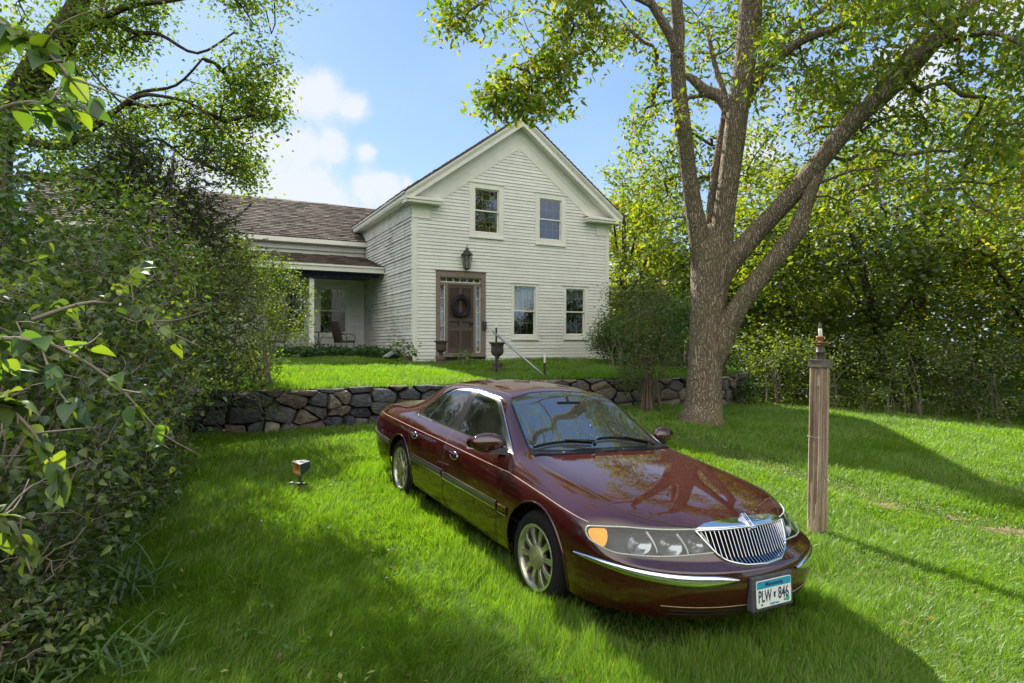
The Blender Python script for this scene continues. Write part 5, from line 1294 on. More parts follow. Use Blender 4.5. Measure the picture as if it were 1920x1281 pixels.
WOODS = [  # x, y, height, crown radius, palette, lean, low, label
 (5.0, 27.5, 10.0, 2.6, 'y', (0, 0), .12, 'tall yellow-green tree rising behind the right slope of the house gable'),
 (8.2, 24.0, 7.4, 2.2, 'g', (.3, 0), .15, 'rounded green tree seen between the house and the big trunk'),
 (6.7, 33.0, 9.6, 3.0, 'y', (0, 0), .1, 'pale green tree far behind the clump beside the house'),
 (9.6, 20.5, 8.0, 2.3, 'y', (-.5, 0), .18, 'slender light green tree just right of the big trunk'),
 (10.7, 24.5, 9.4, 2.6, 'g', (.4, 0), .12, 'tall green tree standing behind the leaning limb'),
 (11.6, 18.4, 8.0, 2.5, 'g', (-1.6, .3), .22, 'tree with a dark trunk leaning left behind the lamp post'),
 (13.6, 20.8, 10.4, 3.0, 'm', (.5, 0), .15, 'tall tree with bare upper limbs right of the lamp post'),
 (14.3, 16.0, 7.9, 2.5, 'y', (1.0, .4), .25, 'sunlit tree with a dark trunk leaning right near the lawn edge'),
 (16.6, 19.0, 9.3, 2.9, 'm', (0, 0), .12, 'broad tree with yellowing leaves toward the right edge'),
 (16.0, 13.6, 8.2, 2.5, 'g', (0, .5), .22, 'nearest tree of the wood at the right edge of the photo'),
 (19.5, 23.0, 10.5, 3.2, 'g', (0, 0), .1, 'tall dark green tree behind the others at far right'),
 (20.0, 16.5, 9.5, 3.0, 'y', (0, 0), .15, 'light green tree outermost in the row on the right'),
 (12.3, 29.5, 11.0, 3.4, 'g', (0, 0), .08, 'wide green tree deep in the wood behind the lamp post'),
 (17.5, 29.5, 11.4, 3.5, 'm', (0, 0), .08, 'wide mottled tree deep in the wood at right'),
 (8.9, 37.0, 11.0, 3.4, 'g', (0, 0), .05, 'distant green tree closing the gap beyond the big trunk'),
]
PALS = {'g': [(.058, .092, .018), (.078, .118, .02), (.10, .14, .022), (.045, .072, .016)], 'y': [(.15, .20, .022), (.12, .17, .02), (.20, .21, .03), (.09, .14, .02)], 'm': [(.06, .115, .018), (.13, .17, .02), (.09, .14, .02), (.19, .18, .03)]}
for i, (x, y, h, cr, pal, lean, low, lab) in enumerate(WOODS):
    tree('woodland_tree', lab, x, y, h, cr, 100 + i, PALS[pal], nc=125, per=50, ls=.19 if y < 25 else .23, lean=lean, low=low, group='trees of the wood beyond the lawn')
# ---------------------------------------------------------------- shrubs
def shrub(name, label, x, y, z, h, rad, seed, pal, nst=7, nc=60, per=40, ls=.05, lw=.6, spread=.5, low=.15, mat=None, twig=M_twig, cat='shrub', group=None, prof=None, sig=None, stem_r=.014, thin=1.2, bare=0, tilt=.8, rads=None, down=.3, centre=(0, 0), cheap=False, wob=.14):
    rng = np.random.default_rng(seed); o = empty(name, (x, y, z)); tag(o, label, cat, group); w = Wood(seed)
    rx, ry = rads or (rad, rad)
    for k in range(nst):
        a = rng.uniform(0, 2 * np.pi); q = rng.uniform(.2, 1) * spread; hh = h * rng.uniform(.45, .8)
        b0 = np.array([rng.normal(0, .09 * rx / .6), rng.normal(0, .09 * ry / .6), -.05]); e = np.array([centre[0] + math.cos(a) * rx * q, centre[1] + math.sin(a) * ry * q, hh])
        w.limb([b0, b0 + (e - b0) * np.array([.25, .25, .45]), e], [stem_r * 1.4, stem_r, stem_r * .45], sub=3)
    T = ell(rng, nc, (centre[0], centre[1], h * (1 + low) / 2), (rx, ry, h * (1 - low) / 2), .3, thin)
    w.reach(T, tip=.0028 if h < 5 else .004, up=.04, wob=wob, step=.35)
    if bare:
        TB = ell(rng, bare, (centre[0], centre[1], h * (1 + low) / 2), (rx * 1.12, ry * 1.12, h * (1 - low) / 2 * 1.08), .5, None); w.reach(TB, tip=.0022, up=.02, wob=wob * 1.5, step=.25)
    w.mesh('stems', twig, o, 6, 4)
    P = clump(rng, T, per, sig or (rad * .10 + .05), .8); n = len(P)
    if cheap: cheap_leaves(rng, P, rng.uniform(.7, 1.3, n) * ls, rng.uniform(.8, 1.2, n) * ls * lw, 'foliage', mat or M_leafn, o, pal)
    else: leaves(rng, P, rng.uniform(.65, 1.25, n) * ls, rng.uniform(.65, 1.2, n) * ls * lw, 'foliage', mat or M_leafn, o, pal, prof, tilt=tilt, down=down)
    return o
DG = [(.028, .058, .014), (.038, .075, .016), (.05, .09, .018), (.022, .045, .012)]
MG = [(.052, .082, .018), (.072, .105, .02), (.09, .13, .022), (.038, .060, .015)]
LG = [(.095, .14, .022), (.12, .165, .024), (.072, .11, .02), (.052, .08, .018)]
# understorey along the edge of the lawn
US = [(6.2, 18.6, 1.73, 1.3, 'dark leafy bush just right of the big trunk base'), (7.6, 17.8, 2.09, 1.3, 'thicket bush behind the dark one at the lawn edge'), (5.3, 15.4, 1.26, .85, 'low dark bush beside the foot of the big trunk'),
      (9.0, 17.2, 2.16, 1.4, 'thicket left of the lamp post at the lawn edge'), (10.5, 16.3, 2.23, 1.4, 'thicket behind the lamp post'), (11.9, 15.2, 2.09, 1.4, 'thicket right of the lamp post under the leaning trunk'),
      (13.1, 14.1, 2.02, 1.3, 'thicket under the right-leaning trunk'), (14.3, 13.0, 2.09, 1.3, 'thicket of the lawn edge second from the right'), (15.4, 11.7, 2.16, 1.4, 'rightmost thicket at the lawn edge'),
      (10.0, 19.8, 3.31, 1.9, 'tall undergrowth behind the thickets near the lamp post'), (13.0, 17.6, 3.31, 1.9, 'tall undergrowth behind the right-hand thickets'), (7.4, 21.5, 3.17, 1.9, 'tall undergrowth seen right of the big trunk'), (16.2, 15.8, 3.46, 1.9, 'tall undergrowth at the far right')]
for i, (x, y, h, r, lab) in enumerate(US):
    shrub('thicket_bush', lab, x, y, float(gz(x, y)), h, r, 300 + i, [MG, LG, DG, MG, LG][i % 5] if i != 2 else DG, nst=6, nc=62, per=50, ls=.09, lw=.6, low=.0, cheap=True, sig=.22, group='bushes along the edge of the wood', thin=.8, stem_r=.02, mat=M_leaf)
rngw = np.random.default_rng(77)
for i in range(16):   # small leafy weeds at the lawn edge
    t_ = i / 15; x = 8.3 + 6.6 * t_ + rngw.normal(0, .15); y = 16.4 - 5.4 * t_ + rngw.normal(0, .2); shrub('edge_weed', 'leafy green weed at the shaded edge of the lawn', x, y, float(gz(x, y)), rngw.uniform(.4, .8), .28, 350 + i, LG, nst=4, nc=14, per=14, ls=.07, lw=.5, low=.1, stem_r=.005, cat='weed', group='weeds at the edge of the lawn', cheap=True)
# by the house and the wall
shrub('yew_bush', 'broad olive-green bush hiding the right corner of the house', 3.75, 18.2, float(tz(3.75, 18.2)), 2.45, 1.3, 401, [(.06, .10, .02), (.075, .12, .022), (.045, .08, .018), (.10, .13, .03), (.09, .075, .04)], nst=10, nc=210, per=72, ls=.08, lw=.42, low=-.12, sig=.20, cheap=True, rads=(1.25, 1.2), stem_r=.02, bare=130, thin=.9)
shrub('yew_bush', 'lower ragged bush spreading right of the olive-green one toward the big trunk', 4.9, 17.2, float(tz(4.9, 17.2)), 1.9, 1.1, 411, [(.06, .11, .02), (.08, .13, .022), (.05, .09, .018)], nst=9, nc=130, per=70, ls=.085, lw=.45, low=-.15, sig=.2, cheap=True, rads=(1.2, .9), stem_r=.016, bare=70, thin=.8)
shrub('small_shrub', 'shrub closing the corner between the house wall and the leggy shrub', 2.9, 17.0, float(tz(2.9, 17.0)), 1.5, .7, 412, [(.06, .11, .02), (.045, .08, .018), (.09, .13, .025)], nst=8, nc=80, per=50, ls=.07, lw=.45, low=-.1, sig=.15, cheap=True, stem_r=.012, bare=50, thin=1.0)
shrub('leggy_shrub', 'leggy shrub with bare brown stems growing up in front of the wall', 2.85, 12.9, float(gz(2.85, 12.9)), 2.35, .70, 402, [(.06, .105, .02), (.08, .125, .022), (.045, .08, .018), (.12, .10, .05)], nst=20, nc=170, per=34, ls=.055, lw=.5, low=.1, sig=.10, cheap=True, spread=.95, twig=simple('brown_twig', (.16, .11, .08), .85), bare=160, stem_r=.012)
shrub('small_shrub', 'small sprig of leafy shrub at the left foundation corner', -2.9, 16.6, float(tz(-2.9, 16.6)), .75, .32, 404, LG, nst=5, nc=16, per=12, ls=.09, lw=.7, low=.2, stem_r=.006)
shrub('small_shrub', 'low leafy plant between the left urn and the door', -1.35, 16.5, float(tz(-1.35, 16.5)), .42, .30, 405, LG, nst=5, nc=14, per=10, ls=.09, lw=.6, low=.1, stem_r=.005)
# vinca bank along the porch
rng = np.random.default_rng(9); n = 15000; u = rng.uniform(-8, -.1, n); v_ = rng.uniform(1.5, 3.0, n) + .0; v_ = np.where(u > -1.2, v_ - .9 * (u + 1.2), v_); hgt = .26 + .16 * np.array([noise.noise(Vector((a * 2, b_ * 2, 0))) for a, b_ in zip(u, v_)])
X = -2.789 + .8856 * u - .4644 * v_; Y = 17.33 + .4644 * u + .8856 * v_; P = np.stack([X, Y, tz(X, Y) + rng.uniform(0, 1, n) * (hgt + .06)], 1)
tag(cheap_leaves(rng, P, rng.uniform(.07, .12, n), rng.uniform(.035, .06, n), 'ground_cover', M_leafn, None, [(.03, .075, .018), (.045, .095, .02), (.025, .055, .015)], .6), 'dark trailing ground cover along the edge of the porch', 'ground cover', kind='stuff')
tag(shrub('fern_tuft', 'small green tuft growing out of the stone wall', -2.30, 11.22, .55, .22, .20, 406, LG, nst=6, nc=14, per=14, ls=.05, lw=.4, low=.0, stem_r=.003, cat='plant'), None)

# ---------------------------------------------------------------- left side
def left_tree():
    rng = np.random.default_rng(21); w = Wood(21); bx, by = -8.6, 10.2; bz = float(tz(bx, by)) - .1
    L = lambda rows: ([ray3(x, y, d) for x, y, wd, d in rows], [wd * .62 / 2 / F_PX * d for x, y, wd, d in rows])
    tk = w.limb([(bx, by, bz), (bx + .1, by, bz + 2), (bx - .1, by + .1, 5.0), *[ray3(60, 150, 10.2)], ray3(115, 70, 10.1), ray3(150, 0, 10.0), ray3(180, -120, 10)], [.34, .28, .26, .25, .23, .15, .08])
    w.limb(*L([(85, 120, 40, 10.1), (150, 60, 26, 9.9), (235, 15, 17, 9.7), (330, 0, 11, 9.5), (430, -20, 8, 9.3)]), start=tk[12])
    w.limb(*L([(110, 80, 24, 10.0), (180, 30, 20, 10.0), (250, 60, 15, 9.8), (300, 65, 11, 9.7), (370, 100, 8, 9.6), (440, 60, 5, 9.6)]), start=tk[14])
    w.limb(*L([(60, 150, 30, 10.2), (130, 205, 18, 9.8), (200, 215, 14, 9.5), (260, 175, 11, 9.3), (330, 160, 8, 9.2), (380, 110, 6, 9.1)]), start=tk[11])
    w.limb(*L([(40, 260, 34, 10.3), (110, 275, 22, 9.6), (170, 245, 17, 9.3), (250, 185, 14, 9.1), (300, 180, 10, 9.0), (370, 200, 7, 8.9), (420, 250, 5, 8.9)]), start=tk[9])
    w.limb(*L([(40, 330, 34, 10.3), (130, 330, 20, 9.9), (220, 300, 12, 9.6), (290, 260, 9, 9.4), (350, 300, 6, 9.3)]), start=tk[8])
    tg = []
    def cloud(n, x0, x1, y0, y1, d0, d1, th=-.02):
        k = 0
        while k < n:
            x, y, d = rng.uniform(x0, x1), rng.uniform(y0, y1), rng.uniform(d0, d1); p = ray3(x, y, d)
            if noise.noise(Vector(p * .7)) < th: continue
            tg.append(p); k += 1
    cloud(100, 150, 545, -20, 120, 9.3, 10.3); cloud(125, 120, 525, 90, 230, 9.3, 10.3); cloud(105, 60, 480, 220, 360, 9.3, 10.6); cloud(26, 380, 480, 200, 330, 9.5, 10.8); cloud(95, -60, 260, -60, 300, 8.6, 10.4)
    top = ell(rng, 90, (-6.8, 15, 11.2), (2.1, 2.3, 1.6), .2, .5)  # crown clumps above the view, added where they shade the car's hood
    tg = np.array(tg); w.reach(np.concatenate([tg, top]), tip=.0065, up=.05, wob=.15)
    o = empty('hackberry_tree', (bx, by, bz)); tag(o, 'large spreading tree with sunlit green leaves filling the upper left', 'tree'); inv = np.array([bx, by, bz])
    for i in range(len(w.pos)): w.pos[i] = w.pos[i] - inv
    w.mesh('trunk', M_bark2, o, 12, 5)
    P = np.concatenate([clump(rng, tg - inv, 42, .17, .85), clump(rng, top - inv, 24, .36, .7)]); n = len(P)
    leaves(rng, P, rng.uniform(.05, .095, n), rng.uniform(.034, .056, n), 'crown', M_leaf, o, [(.075, .135, .02), (.10, .165, .022), (.055, .10, .018), (.15, .19, .028)], tilt=.9, down=.4)
left_tree()
def cedar():
    rng = np.random.default_rng(31); bx, by = -4.9, 8.6; bz = float(gz(bx, by)); w = Wood(31)
    o = empty('cedar_tree', (bx, by, bz)); tag(o, 'dark feathery red cedar with drooping sprays in front of the wing roof', 'tree')
    tk = w.limb([(0, 0, -.05), (.1, 0, 1.0), (.12, .1, 2.2), (.05, .1, 3.3), (.1, .1, 4.2)], [.10, .085, .06, .035, .01], sub=5)
    tg = []
    while len(tg) < 340:
        h = rng.uniform(.6, 4.25); r = (1.5 - .20 * h) * rng.uniform(.25, 1.0); a = rng.uniform(0, 2 * np.pi); p = np.array([math.cos(a) * r, math.sin(a) * r, h - .15 * r])
        if noise.noise(Vector(p * 1.5)) < -.12: continue
        tg.append(p)
    tg = np.array(tg); w.reach(tg, tip=.004, up=-.03, wob=.12, step=.4); w.mesh('trunk', M_twig, o, 8, 4)
    # sprays: each a little plume of fine slivers
    C = np.repeat(tg, 9, 0) + rng.normal(0, .12, (len(tg) * 9, 3)); D0 = C * np.array([1, 1, 0]); D0 /= np.linalg.norm(D0, axis=1, keepdims=True) + 1e-6; D0[:, 2] += rng.normal(.05, .5, len(C)); D0 += rng.normal(0, .35, D0.shape)
    k = 16; P = np.repeat(C, k, 0) + np.repeat(D0, k, 0) * rng.uniform(0, .22, (len(C) * k, 1)); D = np.repeat(D0, k, 0) + rng.normal(0, .55, P.shape); n = len(P)
    leaves(rng, P, rng.uniform(.035, .075, n), rng.uniform(.012, .020, n), 'crown', M_needle, o, [(.045, .065, .028), (.06, .08, .03), (.035, .05, .025), (.085, .085, .04)], prof=[(0, .5), (1, .15)], D=D, tilt=1.5)
cedar()
def big_shrubs():
    tree('buckthorn_tree', 'tangled buckthorn with bare grey twigs rising behind the lilacs at far left', -6.0, 7.2, 4.6, 1.55, 601, [(.06, .11, .02), (.08, .14, .02), (.045, .085, .018), (.13, .18, .025)], bark=M_twig, nc=230, per=42, ls=.075, low=.1, forks=7, r0=.07, mat=M_leafn)
    tree('buckthorn_tree', 'smaller buckthorn with yellow-green leaves in front of the cedar', -4.55, 6.9, 3.6, 1.15, 602, [(.10, .16, .02), (.08, .14, .02), (.05, .09, .018), (.14, .19, .025)], bark=M_twig, nc=150, per=34, ls=.065, low=.1, forks=8, r0=.05, mat=M_leafn)
    tree('buckthorn_tree', 'shaded buckthorn nearest the camera at the left edge', -5.1, 4.6, 4.0, 1.35, 603, [(.05, .095, .02), (.065, .12, .02), (.04, .075, .018)], bark=M_twig, nc=190, per=36, ls=.07, low=.1, forks=8, r0=.05, mat=M_leafn)
HEART = [(0, .06), (.10, .40), (.32, .50), (.62, .34), (.85, .13), (1, .01)]
LIL = [(.062, .096, .034), (.078, .118, .036), (.048, .074, .028), (.10, .14, .034), (.14, .18, .03)]
def zg(x, y): return float(gz(x, y))
shrub('honeysuckle_shrub', 'airy honeysuckle shrub with thin bare twigs in front of the porch', -4.35, 10.9, float(tz(-4.35, 10.9)) - .1, 2.6, 1.25, 501, LG, nst=14, nc=240, per=44, ls=.062, lw=.5, sig=.11, bare=150, spread=.9, stem_r=.011, rads=(1.15, .9), centre=(-.4, 0), low=0)
shrub('honeysuckle_shrub', 'denser honeysuckle at the left end of the porch, behind the cedar', -5.6, 11.2, float(tz(-5.6, 11.2)) - .1, 3.0, 1.3, 503, MG, nst=10, nc=200, per=44, ls=.065, lw=.5, low=.0, sig=.13, bare=90, spread=.9)
shrub('wall_shrub', 'green shrub spilling over the left end of the stone wall', -5.2, 9.0, zg(-5.2, 9.0), 2.2, 1.1, 502, MG, nst=10, nc=150, per=40, ls=.06, lw=.5, low=.02, sig=.14, bare=90, spread=.9)
big_shrubs()
LILACS = [(-4.5, 6.2, 2.7, 1.2, 'tall lilac bush farthest back in the left-hand thicket, below the cedar'), (-3.75, 4.9, 2.5, 1.05, 'large-leaved lilac bush in the middle of the left-hand thicket'), (-3.05, 3.35, 2.05, .85, 'nearest lilac bush at the left edge with broad grey-green leaves'), (-5.6, 5.6, 3.3, 1.4, 'overgrown lilac bush at the far left behind the others')]
for i, (x, y, h, r, lab) in enumerate(LILACS):
    shrub('lilac_bush', lab, x, y, zg(x, y), h, r, 510 + i, LIL, nst=12, nc=int(150 * r * r) + 60, per=30, ls=.056, lw=.78, low=.02, sig=.15, bare=int(420 * r), spread=.95, stem_r=.013, prof=HEART if y < 5.5 else None, tilt=.7, down=.45, group='lilacs on the left side', thin=1.5)
# shaded undergrowth foot of the thicket
for i, (x, y, h, r) in enumerate([(-3.25, 4.5, .85, .50), (-3.55, 5.5, .8, .5), (-2.75, 3.3, .75, .40), (-4.1, 6.6, .9, .6), (-3.1, 3.8, .95, .45), (-4.7, 7.6, .8, .6), (-2.95, 2.75, .9, .45), (-2.55, 3.0, .45, .38)]):
    shrub('undergrowth_plant', ['leafy weeds at the foot of the middle lilac', 'leafy weeds beside the shaded lawn under the back lilac', 'bushy weeds near the bottom left where the grass begins', 'weeds under the tall back lilac', 'dense weeds behind the nearest long-leaved clump', 'weeds in front of the left end of the stone wall', 'weeds at the lower left edge of the photo', 'low fine-leaved weeds among the strap leaves at the bottom left corner'][i], x, y, zg(x, y), h, r, 530 + i, [MG, LIL, MG][i % 3], nst=12, nc=90, per=20, ls=.055, lw=.5, low=.0, sig=.09, spread=1.0, stem_r=.005, cat='weeds', group='weeds along the foot of the thicket', bare=20)
def blade_clump(name, label, x, y, seed, n, h, rad, pal, wid=.012, cat='plant', arch=.6):
    rng = np.random.default_rng(seed); z = zg(x, y); th = rng.uniform(0, 2 * np.pi, n); rr = np.sqrt(rng.random(n)) * rad
    P = np.stack([rr * np.cos(th), rr * np.sin(th), np.zeros(n) + rng.uniform(0, .3, n) * h], 1); a = rng.uniform(0, 2 * np.pi, n)
    D = np.stack([np.cos(a) * .45, np.sin(a) * .45, np.ones(n) * .8], 1) + rng.normal(0, .15, (n, 3))
    o = empty(name, (x, y, z)); tag(o, label, cat)
    leaves(rng, P, rng.uniform(.5, 1.1, n) * h, rng.uniform(.6, 1.3, n) * wid, 'leaves', M_leafn, o, pal, prof=[(0, .5), (.2, .9), (.4, 1.0), (.6, .9), (.8, .6), (1, .03)], fold=.25, droop=arch, D=D, tilt=.3)
    w = Wood(seed)
    for k in range(max(3, n // 14)): 
        q = P[k * 7 % n]; w.limb([(0, 0, -.04), (q[0] * .7, q[1] * .7, h * .4), (q[0] * 1.25 + rng.normal(0, .04), q[1] * 1.25, h * .85)], [.005, .004, .002], sub=2)
    w.mesh('stems', simple('green_stem', (.08, .12, .04), .6), o, 5)
blade_clump('lily_clump', 'clump of long arching strap leaves at the bottom left corner', -2.35, 2.78, 61, 70, .28, .36, [(.08, .15, .022), (.10, .17, .028), (.055, .11, .02)], .008)
blade_clump('lily_clump', 'smaller tuft of long pale leaves beside the lawn at lower left', -1.95, 3.15, 62, 60, .26, .20, [(.08, .15, .03), (.10, .17, .03), (.06, .12, .02)], .008)
blade_clump('lily_clump', 'upright strap leaves rising from the weeds farther up the left edge', -2.5, 3.9, 63, 50, .42, .25, [(.07, .14, .03), (.06, .11, .025)], .0095, arch=.4)
# lilac sprays that lean in close to the camera
def spray(label, base, tip, seed, nl, ls, pal, sides=5):
    rng = np.random.default_rng(seed); base, tip = np.array(base, float), np.array(tip, float); o = empty('lilac_spray', base); tag(o, label, 'branch', 'lilac sprays leaning toward the lawn'); w = Wood(seed)
    v = tip - base; m = w.limb([(0, 0, 0), v * .4 + np.array([0, 0, .12]), v * .75 + np.array([0, 0, .10]), v], [.010, .007, .005, .002], sub=4)
    P, D = [], []
    for k in range(sides):
        s = m[int(len(m) * (.2 + .75 * k / sides))]; p = w.pos[s]; e = p + rng.normal(0, 1, 3) * np.array([.14, .14, .12]) + v * .2; w.limb([p, (p + e) / 2 + rng.normal(0, .02, 3), e], [.004, .003, .0015], start=s, sub=3)
    w.mesh('twigs', M_twig, o, 5)
    for kind, ids in w.paths:
        for q in range(1, len(ids)):
            if rng.random() < .8:
                for sg in (-1, 1):
                    t = w.pos[ids[q]] - w.pos[ids[q - 1]]; t /= np.linalg.norm(t) + 1e-9; sd_ = np.cross(t, [0, 0, 1]); P.append(w.pos[ids[q]] + rng.normal(0, .01, 3)); D.append(t * .6 + sd_ * sg * rng.uniform(.5, 1) + np.array([0, 0, -.35]) + rng.normal(0, .25, 3))
    P, D = np.array(P)[:nl], np.array(D)[:nl]; n = len(P); leaves(rng, P, rng.uniform(.7, 1.15, n) * ls, rng.uniform(.62, .8, n) * ls, 'leaves', M_leafn, o, pal, prof=HEART, D=D, droop=.22, tilt=.5, fold=.12)
SP = [(.06, .115, .035), (.05, .09, .035), (.10, .17, .03), (.15, .21, .03)]
HEART = [(0, .05), (.04, .24), (.10, .39), (.18, .47), (.28, .50), (.40, .475), (.52, .41), (.64, .32), (.76, .22), (.87, .12), (.95, .05), (1, .005)]
spray('lilac spray with broad backlit leaves hanging in the upper left corner', ray3(-150, 60, 1.9), ray3(165, 190, 1.75), 71, 60, .078, SP, 7)
spray('lilac spray of yellow-green leaves just under the upper left corner', ray3(-120, 330, 1.9), ray3(130, 225, 2.0), 72, 30, .08, SP, 4)
spray('lilac twig with large round leaves reaching over the lawn from the left edge', ray3(-80, 640, 2.0), ray3(290, 800, 2.15), 73, 40, .076, SP, 6)
spray('lilac twig with grey-green leaves at mid left', ray3(-80, 780, 1.9), ray3(110, 900, 2.0), 74, 30, .085, LIL, 5)
spray('leafy lilac twig pointing right below the wing roof', ray3(60, 600, 2.6), ray3(330, 640, 2.9), 75, 40, .075, LIL, 6)
spray('lowest lilac twig with grey leaves at the left edge', ray3(-60, 1010, 1.9), ray3(60, 1080, 2.0), 76, 14, .08, LIL, 3)

# ---------------------------------------------------------------- far wood beyond the lawn (a mass)
rng = np.random.default_rng(88); n = 60000; a = rng.uniform(R_(-12), R_(68), n); d = rng.uniform(33, 44, n); hh = 6.4 + 4 * np.array([noise.noise(Vector((q * 9, 0, 0))) for q in a]); P = np.stack([np.sin(a) * d, np.cos(a) * d, rng.random(n) ** .8 * hh], 1)
tag(cheap_leaves(rng, P, rng.uniform(.25, .5, n), rng.uniform(.16, .30, n), 'distant_woods', M_leaf, None, [(.055, .085, .018), (.075, .11, .02), (.10, .14, .025)]), 'distant green woodland closing the view beyond the nearer trees', 'woodland', kind='stuff')
# a hedge-like wood behind the photographer, seen only in the panes and the paint
n = 26000; a = rng.uniform(R_(110), R_(262), n); d = rng.uniform(19, 27, n); hh = 8.5 + 3.0 * np.array([noise.noise(Vector((q * 7, 3, 0))) for q in a]); P = np.stack([np.sin(a) * d, np.cos(a) * d, -1 + rng.random(n) ** .8 * hh], 1)
tag(cheap_leaves(rng, P, rng.uniform(.4, .8, n), rng.uniform(.25, .45, n), 'distant_woods', M_leaf, None, [(.04, .08, .018), (.06, .10, .02)]), 'wood on the far side of the road behind the photographer, mirrored in the windows', 'woodland', kind='stuff')

# ---------------------------------------------------------------- grass
def noise2(x, y, s, seed=0):
    """cheap lumpy value noise, vectorised"""
    r = np.random.default_rng(seed); out = np.zeros_like(x)
    for k in range(5):
        a = r.uniform(0, 2 * np.pi); f = s * (1 + .7 * k); out += np.sin((x * np.cos(a) + y * np.sin(a)) * f + r.uniform(0, 6) + 1.3 * np.sin((x * np.sin(a) - y * np.cos(a)) * f * .7 + r.uniform(0, 6)))
    return out / 5
BARE = np.array([(2.5, 10.8), (3.3, 9.6), (4.4, 7.5), (5.3, 6.5), (6.5, 5.3), (8, 4.3)])
def bare_d(x, y):
    best = np.full(x.shape, 9.)
    for a, b_ in zip(BARE[:-1], BARE[1:]):
        d = b_ - a; t = np.clip(((x - a[0]) * d[0] + (y - a[1]) * d[1]) / (d @ d), 0, 1); best = np.minimum(best, np.hypot(x - a[0] - t * d[0], y - a[1] - t * d[1]))
    return best
CI = CARM.inverted()
def grass(name, label, n, samp, zf, seed, hbase, keep=None):
    rng = np.random.default_rng(seed); x, y = samp(rng, n)
    if keep is not None: m = keep(x, y); x, y = x[m], y[m]
    bd_ = bare_d(x, y); cx = CI[0][0] * x + CI[0][1] * y + CI[0][3]; cyy = CI[1][0] * x + CI[1][1] * y + CI[1][3]
    cx, cyy = cx, cyy; under = (cx > -4.0) & (cx < 1.0) & (np.abs(cyy) < .80)
    pn = noise2(x, y, 3.1, 5); m = (rng.random(len(x)) < np.where(bd_ < .28, .22 + .45 * (pn > -.1), 1)) & (~under | (rng.random(len(x)) < .35)); x, y, bd_, under, pn, cx, cyy = x[m], y[m], bd_[m], under[m], pn[m], cx[m], cyy[m]
    n = len(x); z = zf(x, y); d = np.hypot(x, y)
    lump = noise2(x, y, 1.7, 2); fine = noise2(x, y, 9, 3)
    h = hbase * (1 + .38 * lump + .30 * fine) * rng.uniform(.55, 1.25, n) * np.where(bd_ < .35, .55, 1) * np.where(under, .6, 1)
    wid = np.clip(.0010 + .00028 * d, .0016, .008) * rng.uniform(.7, 1.3, n)
    la = noise2(x, y, .9, 8) * 2.5 + noise2(x, y, 5, 9) * 1.6 + rng.normal(0, .9, n); lean = rng.uniform(.15, .95, n) * h
    edge = np.hypot(np.maximum(np.maximum(-3.95 - cx, cx - 1.0), 0), np.maximum(np.abs(cyy) - .86, 0)); lon = (edge < .45) & ~under
    h = np.where(lon, h * (1 + .75 * np.clip(1 - edge / .45, 0, 1)), h); lean = np.where(lon, lean * .8, lean)
    f = rng.uniform(0, np.pi, n); sx, sy = np.cos(f) * wid, np.sin(f) * wid; dx_, dy_ = np.cos(la) * lean, np.sin(la) * lean
    B = np.stack([x, y, z - .01], 1); S = np.stack([sx, sy, 0 * sx], 1); Dm = np.stack([dx_ * .28, dy_ * .28, h * .60], 1); Dt = np.stack([dx_, dy_, h * (1 - .25 * (lean / h) ** 2)], 1)
    V = np.stack([B - S, B + S, B + Dm - S * .85, B + Dm + S * .85, B + Dt - S * .12, B + Dt + S * .12], 1).reshape(-1, 3)
    k = (np.arange(n) * 6)[:, None, None]; F = (k + np.array([[0, 1, 3, 2], [2, 3, 5, 4]])[None]).reshape(-1, 4)
    pal = np.array([(.105, .195, .014), (.128, .225, .018), (.082, .160, .013), (.165, .245, .026)]); c = pal[rng.integers(0, 4, n)] * rng.uniform(.8, 1.2, (n, 1)) * (1 + .16 * lump[:, None])
    dry = rng.random(n) < .025 + .20 * (bd_ < .3) + .05 * (fine > .35); c[dry] = np.array([.26, .22, .10]) * rng.uniform(.6, 1.1, (dry.sum(), 1))
    o = np_mesh(name, V, F, M_grass, np.repeat(c, 2, 0), True); tag(o, label, 'grass', kind='stuff')
def samp_near(rng, n):   # denser toward the viewer
    d = 2.2 * (22 / 2.2) ** (rng.random(n) ** .92); a = rng.uniform(R_(-52), R_(50), n); return np.sin(a) * d, np.cos(a) * d
grass('lawn_grass', 'long lush green grass of the lower lawn', 1150000, samp_near, gz, 41, .086, keep=lambda x, y: (wall_dist(x, y) < -.02) & (y > 1.0) & (x > -7))
def samp_ter(rng, n): return rng.uniform(-7.5, 6.5, n), rng.uniform(10, 21, n)
def keep_ter(x, y):
    u = (x + 2.789) * .8856 + (y - 17.33) * .4644; w_ = -(x + 2.789) * .4644 + (y - 17.33) * .8856
    return (wall_dist(x, y) > .04) & ~((w_ > -.05) & (u > -.05)) & ~((w_ > 2.7))
grass('terrace_grass', 'bright green grass of the upper lawn between the wall and the house', 240000, samp_ter, tz, 42, .10, keep=keep_ter)
